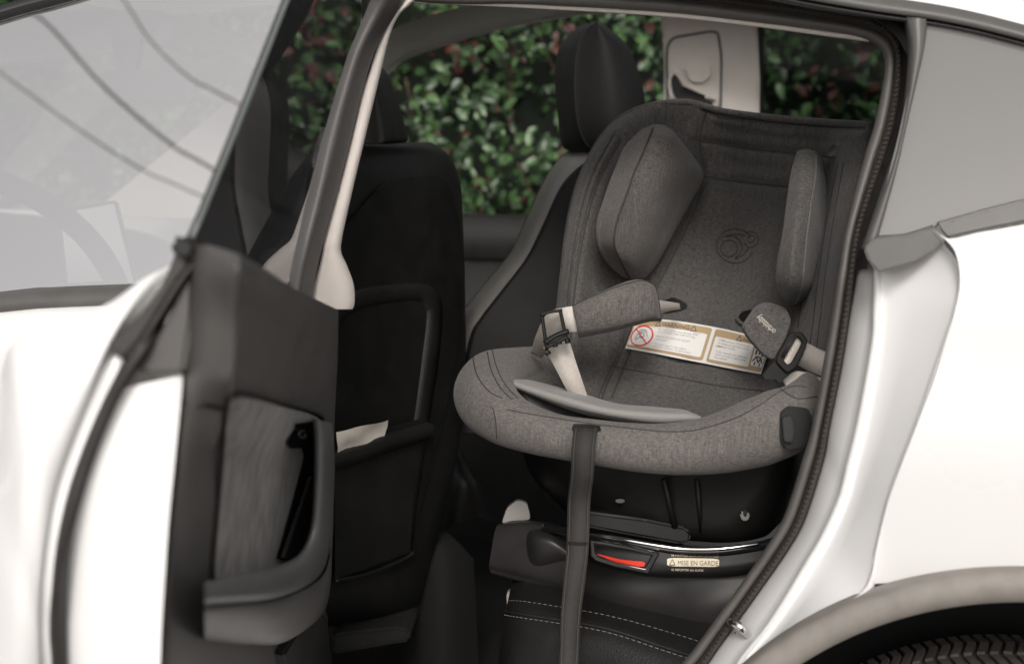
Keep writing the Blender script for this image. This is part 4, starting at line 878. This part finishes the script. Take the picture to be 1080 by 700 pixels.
for P2 in ([(.075, .66), (.085, .5), (.12, .40), (.15, .43), (.165, .57)], [(.08, .70), (.11, .60), (.14, .64), (.16, .7)], [(.10, .50), (.12, .46), (.14, .50), (.135, .58), (.105, .58), (.10, .50)], [(.09, .42), (.10, .36), (.13, .35), (.15, .40)]):
    gk.add(*tube_geo([LP(a, b, .0016) for a, b in P2], .0008, 4))
gk.build('pictogram', 'greyink', label, smooth=False)
rs_ = MB(); cc_ = (.115, .555); rx_ = .085; ry_ = .315
circ = [LP(cc_[0]+rx_*math.cos(t*math.pi/20), cc_[1]+ry_*math.sin(t*math.pi/20), .002) for t in range(41)]
rs_.add(*tube_geo(circ, .0014, 6, .5)); rs_.add(*tube_geo([LP(cc_[0]-rx_*.7, cc_[1]-ry_*.7, .002), LP(cc_[0]+rx_*.7, cc_[1]+ry_*.7, .002)], .0013, 6, .5))
rs_.build('prohibition_sign', 'red', label)
# pull strap in front
sl = slab('strap_slit', [RB(a, b, .0012) for a, b in [(603, 452), (605, 447.5), (620, 447.5), (633, 449.5), (634, 455), (605, 457)]], CF*.001, 'black', rim)
PS = [(618, 451, 1.652, 12.5), (617, 457, 1.640, 12.5), (615, 475, 1.630, 12.3), (614, 500, 1.640, 12), (611, 525, 1.665, 12), (610, 550, 1.668, 11.8), (609, 580, 1.655, 11.6), (606, 610, 1.645, 11.3), (602, 650, 1.640, 10.5), (600.5, 690, 1.615, 10), (597, 740, 1.60, 10)]
pst = ribbon('pull_strap', [(a-w_, b, d) for a, b, d, w_ in PS], [(a+w_, b+1, d-.002+.006*math.sin(b*.021)) for a, b, d, w_ in PS], 'bweb', cs, 60, .0012)
for k_ in (-1, 1):
    tube('strap_edge', [W(a+k_*w_*.80, b, d-.0032+(.006*math.sin(b*.021) if k_ > 0 else 0)) for a, b, d, w_ in PS], .0010, 'bweb2', pst, 6, n=60)
mb = MB()
for bb_ in (571, 573): mb.add(*tube_geo([W(598.5, bb_, 1.652), W(609, bb_+.7, 1.651), W(620, bb_+1, 1.650)], .0006, 4))
mb.build('strap_stitching', 'dstitch', pst)
# shell below the rim
sh = rowsW([
    [(545, 455, 1.98), (556, 458, 1.85), (600, 470, 1.77), (680, 480, 1.74), (760, 480, 1.71), (820, 468, 1.68), (846, 458, 1.70), (855, 455, 1.85)],
    [(560, 500, 1.98), (570, 500, 1.86), (605, 505, 1.79), (680, 512, 1.76), (760, 515, 1.73), (815, 505, 1.70), (840, 500, 1.73), (848, 490, 1.85)],
    [(588, 530, 1.98), (595, 532, 1.88), (620, 537, 1.81), (680, 546, 1.775), (722, 556, 1.76), (775, 558, 1.735), (815, 550, 1.76), (830, 540, 1.85)],
    [(600, 545, 1.98), (605, 546, 1.9), (625, 550, 1.83), (680, 559, 1.795), (722, 569, 1.78), (770, 572, 1.76), (805, 566, 1.79), (818, 556, 1.85)]])
shl, sho = loft('seat_shell', sh, 40, 60, 'black', cs)
slab('shell_skirt', [W(a, b, 1.755) for a, b in [(604, 536), (620, 539), (680, 547), (724, 556), (729, 562), (728, 572), (718, 574), (680, 567), (620, 556), (604, 549)]], CF*.06, 'black', sho, .004, 3)
for xx in ((700, 505, 712, 556), (735, 505, 740, 560), (790, 500, 780, 555)): tube('shell_rib', [W(xx[0], xx[1], 1.735), W(xx[2], xx[3], 1.755)], .004, 'black', sho)
bolt = slab('bolt', [W(786+5.5*math.cos(t*.5236), 541+9*math.sin(t*.5236), 1.722) for t in range(12)], CF*.012, 'steel', sho, .002)
slab('bolt_slot', [W(786+2.2*math.cos(t*.7854), 541+4*math.sin(t*.7854), 1.7205) for t in range(8)], CF*.002, 'black', bolt)
slab('shell_hole', [W(654+5*math.cos(t*.5236), 528+2.2*math.sin(t*.5236), 1.755) for t in range(12)], CF*.01, 'gloss', sho)
# base
base = bpy.data.objects.new('base', None); COL.objects.link(base); base.parent = cs
base.matrix_parent_inverse = inv(cs)
body = rowsW([
    [(540, 556, 2.02), (560, 552, 2.0), (605, 560, 1.96), (650, 585, 1.92), (700, 595, 1.88), (760, 600, 1.84), (830, 590, 1.82)],
    [(528, 552, 1.92), (560, 549, 1.895), (605, 558, 1.85), (650, 585, 1.79), (700, 597, 1.76), (760, 600, 1.73), (830, 590, 1.71)],
    [(522, 560, 1.90), (560, 562, 1.87), (608, 575, 1.83), (650, 598, 1.782), (700, 610, 1.752), (760, 613, 1.72), (830, 604, 1.70)],
    [(517, 588, 1.89), (560, 595, 1.855), (610, 606, 1.815), (650, 621, 1.775), (700, 634, 1.748), (755, 640, 1.715), (830, 640, 1.70)],
    [(516, 599, 1.895), (558, 610, 1.86), (610, 624, 1.82), (650, 640, 1.785), (700, 656, 1.76), (750, 672, 1.73), (830, 690, 1.71)],
    [(521, 606, 1.91), (560, 617, 1.88), (612, 631, 1.84), (652, 647, 1.81), (702, 662, 1.785), (752, 678, 1.755), (830, 697, 1.73)],
    [(535, 604, 2.02), (565, 612, 2.0), (612, 626, 1.96), (652, 640, 1.93), (702, 655, 1.90), (752, 670, 1.86), (830, 690, 1.83)]])
bb, bbo = loft('base_body', body, 50, 60, 'basegrey', base)
wing_ = bbo
slab('screw_cap', [W(531.5+4*math.cos(t*.5236), 595+3.6*math.sin(t*.5236), 1.882) for t in range(12)], CF*.004, 'black', wing_, .0008)
loft('foot_rib', rowsW([[(552, 566, 1.88), (562, 558, 1.865), (578, 559, 1.85), (600, 570, 1.835)], [(556, 585, 1.863), (562, 570, 1.838), (582, 570, 1.825), (604, 582, 1.825)], [(560, 598, 1.86), (570, 590, 1.838), (588, 584, 1.825), (606, 588, 1.82)], [(570, 604, 1.855), (584, 600, 1.85), (596, 596, 1.838), (608, 596, 1.825)]]), 20, 20, 'basegrey', wing_)
slab('foot_pad', [W(p.x, p.y, 1.93) for p in rnd([(529, 552), (535, 535), (546, 527), (556, 530), (560, 548), (540, 549)], 5, .25)], CF*.02, 'foot', base, .004, 3)
slab('foot_pad', [W(p.x, p.y, 1.90) for p in rnd([(534, 625), (546, 620), (551, 626), (548, 636), (535, 642)], 5, .25)], CF*.02, 'foot', base, .004, 3)
CHR = [(575, 556, 1.85), (600, 560, 1.80), (620, 565, 1.77), (650, 570, 1.745), (690, 577, 1.73), (720, 581, 1.725), (760, 581, 1.715), (800, 576, 1.715), (825, 568, 1.73)]
tube('chrome_band', [W(*p) for p in CHR], .0062, 'gloss', base, 10, n=60)
tube('chrome_strip', [W(a, b-2.5, d-.005) for a, b, d in CHR[1:8]], .0030, 'chrome', base, 8, n=60)
hs = rowsW([
    [(606, 566, 1.80), (622, 568, 1.755), (650, 574, 1.735), (690, 581, 1.72), (725, 586, 1.715), (765, 586, 1.705), (806, 580, 1.705)],
    [(608, 580, 1.80), (622, 582, 1.752), (650, 588, 1.732), (690, 595, 1.716), (725, 598, 1.711), (765, 598, 1.701), (806, 592, 1.70)],
    [(612, 588, 1.80), (624, 591, 1.758), (650, 598, 1.738), (685, 605, 1.722), (725, 607, 1.717), (765, 607, 1.708), (806, 601, 1.706)],
    [(616, 590, 1.82), (628, 594, 1.79), (650, 601, 1.765), (685, 608, 1.75), (725, 609, 1.745), (765, 609, 1.735), (806, 603, 1.735)]])
hz, hzo = loft('lock_housing', hs, 24, 50, 'black', base)
bmh = bmesh.new(); bmh.from_mesh(hzo.data); bvh_h = BVHTree.FromBMesh(bmh); bmh.free()
def HB(a, b, lift):
    p = onB(bvh_h, a, b, lift); return p if p is not None else W(a, b, 1.72)
iw = frame('indicator_frame', [V(p) for p in [(622, 569), (660, 575), (696, 583), (690, 594), (684, 605), (650, 598), (628, 591), (623, 586)]], [V(p) for p in [(627, 573), (660, 579), (688, 585), (684, 592), (680, 599), (650, 593), (632, 587), (628, 583)]], 1.712, .014, 'gloss', base)
MB().add(*fillpoly([(627, 573), (660, 579), (688, 585), (680, 599), (650, 593), (630, 587)], lambda x, y: HB(x, y, .0015), 10)).build('indicator_panel', 'dark', iw)
MB().add(*fillpoly([(p.x, p.y) for p in rnd([(629, 584), (632, 583), (655, 589), (681, 592), (680, 597), (655, 594), (630, 588.5)], 3, .2)], lambda x, y: HB(x, y, .004), 10)).build('red_indicator', 'redi', iw)
stk = MB().add(*fillpoly([(p.x, p.y) for p in rnd([(703.5, 588), (758.5, 589), (758.5, 597.5), (703.5, 596.5)], 5, .2)], lambda x, y: HB(x, y, .0012), 8)).build('warning_sticker', 'cream_st', base)
tx = MB(); vs, fs = text_geo('MISE EN GARDE', 1); wm = max(v.x for v in vs)
tx.add([HB(714.5+v.x*43/wm, 595.6+.012*v.x*43/wm-v.y*6.6, .002) for v in vs], fs)
for a, b in (((706, 595.3), (709, 589.8)), ((709, 589.8), (712, 595.4)), ((712, 595.4), (706, 595.3))): tx.add(*tube_geo([HB(*a, .002), HB(*b, .002)], .0006, 4))
tx.build('lettering', 'ink', stk, smooth=False)
fx = MB()
for (s, x0, y0, w_) in (('NE PAS UTILISER CE DISPOSITIF SUR UN SIEGE', 708, 586.4, 50), ('SE REPORTER AU GUIDE', 708, 601, 34)):
    vs, fs = text_geo(s, 1); wm = max(v.x for v in vs); fx.add([HB(x0+v.x*w_/wm, y0+.02*v.x*w_/wm-v.y*3, .002) for v in vs], fs)
fx.build('fine_print', 'cream_st', stk, smooth=False)

# ================================================================== beyond the car: hedge, overhead cables
hedge = thing('hedge', 'dense green hedge with reddish young leaves seen through the far windows', 'hedge', (-1, 4.6, 0))
leafG, leafR, leafD = MB(), MB(), MB()
rng = random.Random(3)
def leaf(mb, p, nrm_, size):
    a = V((rng.uniform(-1, 1), rng.uniform(-1, 1), rng.uniform(-1, 1))); t = a.cross(nrm_); t.normalize(); b = nrm_.cross(t)
    L_, w_ = size, size*rng.uniform(.27, .36); fold = nrm_*(w_*.35); cup = nrm_*(-L_*.12)
    vs = [p, p+t*L_*.3+b*w_*.9+fold, p+t*L_*.3-b*w_*.9+fold, p+t*L_*.36, p+t*L_*.72+b*w_*.7+fold+cup*.6, p+t*L_*.72-b*w_*.7+fold+cup*.6, p+t*L_*.72+cup*.6, p+t*L_+cup*1.5]
    mb.add(vs, [(0, 3, 1), (0, 2, 3), (3, 6, 4, 1), (3, 2, 5, 6), (6, 7, 4), (6, 5, 7)])
NLEAF = 36000
def surf(x, z): return 4.35+.22*noise.noise(V((x*1.3, z*1.3, 0)))+.10*noise.noise(V((x*4, z*4, 5)))
for i in range(NLEAF):
    x = rng.uniform(-4.6, 1.2); z = rng.uniform(.5, 2.5)
    dpt = rng.random()**1.6*.5
    if noise.noise(V((x*5, z*5, dpt*6+9))) < -.16: continue
    p = V((x, surf(x, z)+dpt, z))
    n_ = V((rng.gauss(0, .55), -1+rng.gauss(0, .35), .55+rng.gauss(0, .5))).normalized()
    red = noise.noise(V((x*4+7, z*4, 3))) > .18 and rng.random() < .44 or rng.random() < .05
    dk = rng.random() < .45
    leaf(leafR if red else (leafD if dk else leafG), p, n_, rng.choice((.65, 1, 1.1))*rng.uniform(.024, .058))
def leafmat(name, c1, c2, rough):
    m, nt, b = nodes(name); L = nt.links.new
    tc = nt.nodes.new('ShaderNodeNewGeometry')
    n = nt.nodes.new('ShaderNodeMix'); n.data_type = 'RGBA'; n.inputs[6].default_value = (*c1, 1); n.inputs[7].default_value = (*c2, 1)
    L(tc.outputs['Random Per Island'], n.inputs[0]); L(n.outputs[2], b.inputs['Base Color'])
    b.inputs['Roughness'].default_value = rough; b.inputs['Specular IOR Level'].default_value = .6
    b.inputs['Transmission Weight'].default_value = 0
    return m
leafG.build('foliage', leafmat('leaf_green', (.030, .072, .022), (.080, .158, .052), .38), hedge)
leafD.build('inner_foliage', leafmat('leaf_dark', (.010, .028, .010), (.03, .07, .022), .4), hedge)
leafR.build('red_foliage', leafmat('leaf_red', (.060, .011, .010), (.085, .028, .018), .6), hedge)
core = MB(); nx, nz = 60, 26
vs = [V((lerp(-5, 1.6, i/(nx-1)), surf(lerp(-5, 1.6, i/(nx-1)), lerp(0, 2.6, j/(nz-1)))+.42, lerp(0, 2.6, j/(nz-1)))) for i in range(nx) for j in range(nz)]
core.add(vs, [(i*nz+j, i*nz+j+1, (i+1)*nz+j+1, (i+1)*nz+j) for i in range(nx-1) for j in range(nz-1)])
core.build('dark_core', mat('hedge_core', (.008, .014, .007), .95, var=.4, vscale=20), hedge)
for o_ in hedge.children:
    if 'foliage' in o_.name: o_['kind'] = 'stuff'
tw = MB()
for i in range(120):
    x = rng.uniform(-4.4, 1); z = rng.uniform(.4, 2.0); p = V((x, surf(x, z)+.25, z)); q = p+V((rng.uniform(-.25, .25), rng.uniform(-.2, -.02), rng.uniform(.15, .5)))
    tw.add(*tube_geo(spl([p, lerp(p, q, .5)+V((rng.uniform(-.04, .04), 0, 0)), q], 6), .004, 5))
tw.build('twigs', mat('twig', (.09, .055, .035), .8), hedge)['kind'] = 'stuff'

# overhead cables on the camera's side of the street, mirrored in the front window
pn = V((0, -1, .46)).normalized()
for i, (pts, r_, lab) in enumerate([([(12, 2), (50, 26), (110, 92), (180, 152), (222, 177)], .020, 'thickest dark overhead cable mirrored across the front window'),
                                    ([(128, -4), (158, 42), (200, 82), (245, 106)], .012, 'thin overhead cable mirrored nearest the mirror in the front window'),
                                    ([(-6, 72), (75, 131), (150, 179), (208, 205)], .011, 'lowest thin overhead cable mirrored above the steering wheel')]):
    P = []
    for a, b in pts:
        p = G(a, b); r3_ = ray(a, b); rf = r3_-2*r3_.dot(pn)*pn; rf.normalize(); P.append(p+rf*((-5.0-p.y)/rf.y))
    P = [P[0]+(P[0]-P[1])*4]+P+[P[-1]+(P[-1]-P[-2])*5]
    c = MB().add(*tube_geo(spl(P, 40), r_, 8)).build('power_cable', 'rubber'); tag(c, lab, 'cable')

# ================================================================== light
Wd = bpy.data.worlds.new('World'); S.world = Wd; Wd.use_nodes = True; nt = Wd.node_tree
bg = nt.nodes['Background']; sky = nt.nodes.new('ShaderNodeTexSky'); sky.sky_type = 'NISHITA'; sky.sun_disc = False
SUN_EL, SUN_AZ = math.radians(34), math.radians(170)    # azimuth measured clockwise from +Y
sky.sun_elevation = SUN_EL; sky.sun_rotation = SUN_AZ; sky.dust_density = 3; sky.air_density = 1.0
hs_ = nt.nodes.new('ShaderNodeHueSaturation'); hs_.inputs['Saturation'].default_value = .12
mxw = nt.nodes.new('ShaderNodeVectorMath'); mxw.operation = 'MULTIPLY'; mxw.inputs[1].default_value = (1.03, 1.0, .97)
nt.links.new(sky.outputs[0], hs_.inputs['Color']); nt.links.new(hs_.outputs[0], mxw.inputs[0]); nt.links.new(mxw.outputs[0], bg.inputs['Color'])
bg.inputs['Strength'].default_value = .15
sl_ = bpy.data.lights.new('sun', 'SUN'); sl_.energy = 1.75; sl_.angle = math.radians(15); sl_.color = (1, .95, .90)
so_ = bpy.data.objects.new('sun', sl_); COL.objects.link(so_)
sd = V((math.sin(SUN_AZ)*math.cos(SUN_EL), math.cos(SUN_AZ)*math.cos(SUN_EL), math.sin(SUN_EL)))
so_.rotation_euler = (-sd).to_track_quat('-Z', 'Y').to_euler(); so_.location = sd*20
S.view_settings.view_transform = 'Standard'; S.view_settings.look = 'None'; S.view_settings.exposure = 0
S.cycles.max_bounces = 8; S.cycles.transparent_max_bounces = 12; S.cycles.caustics_reflective = False; S.cycles.caustics_refractive = False
S.cycles.use_denoising = True
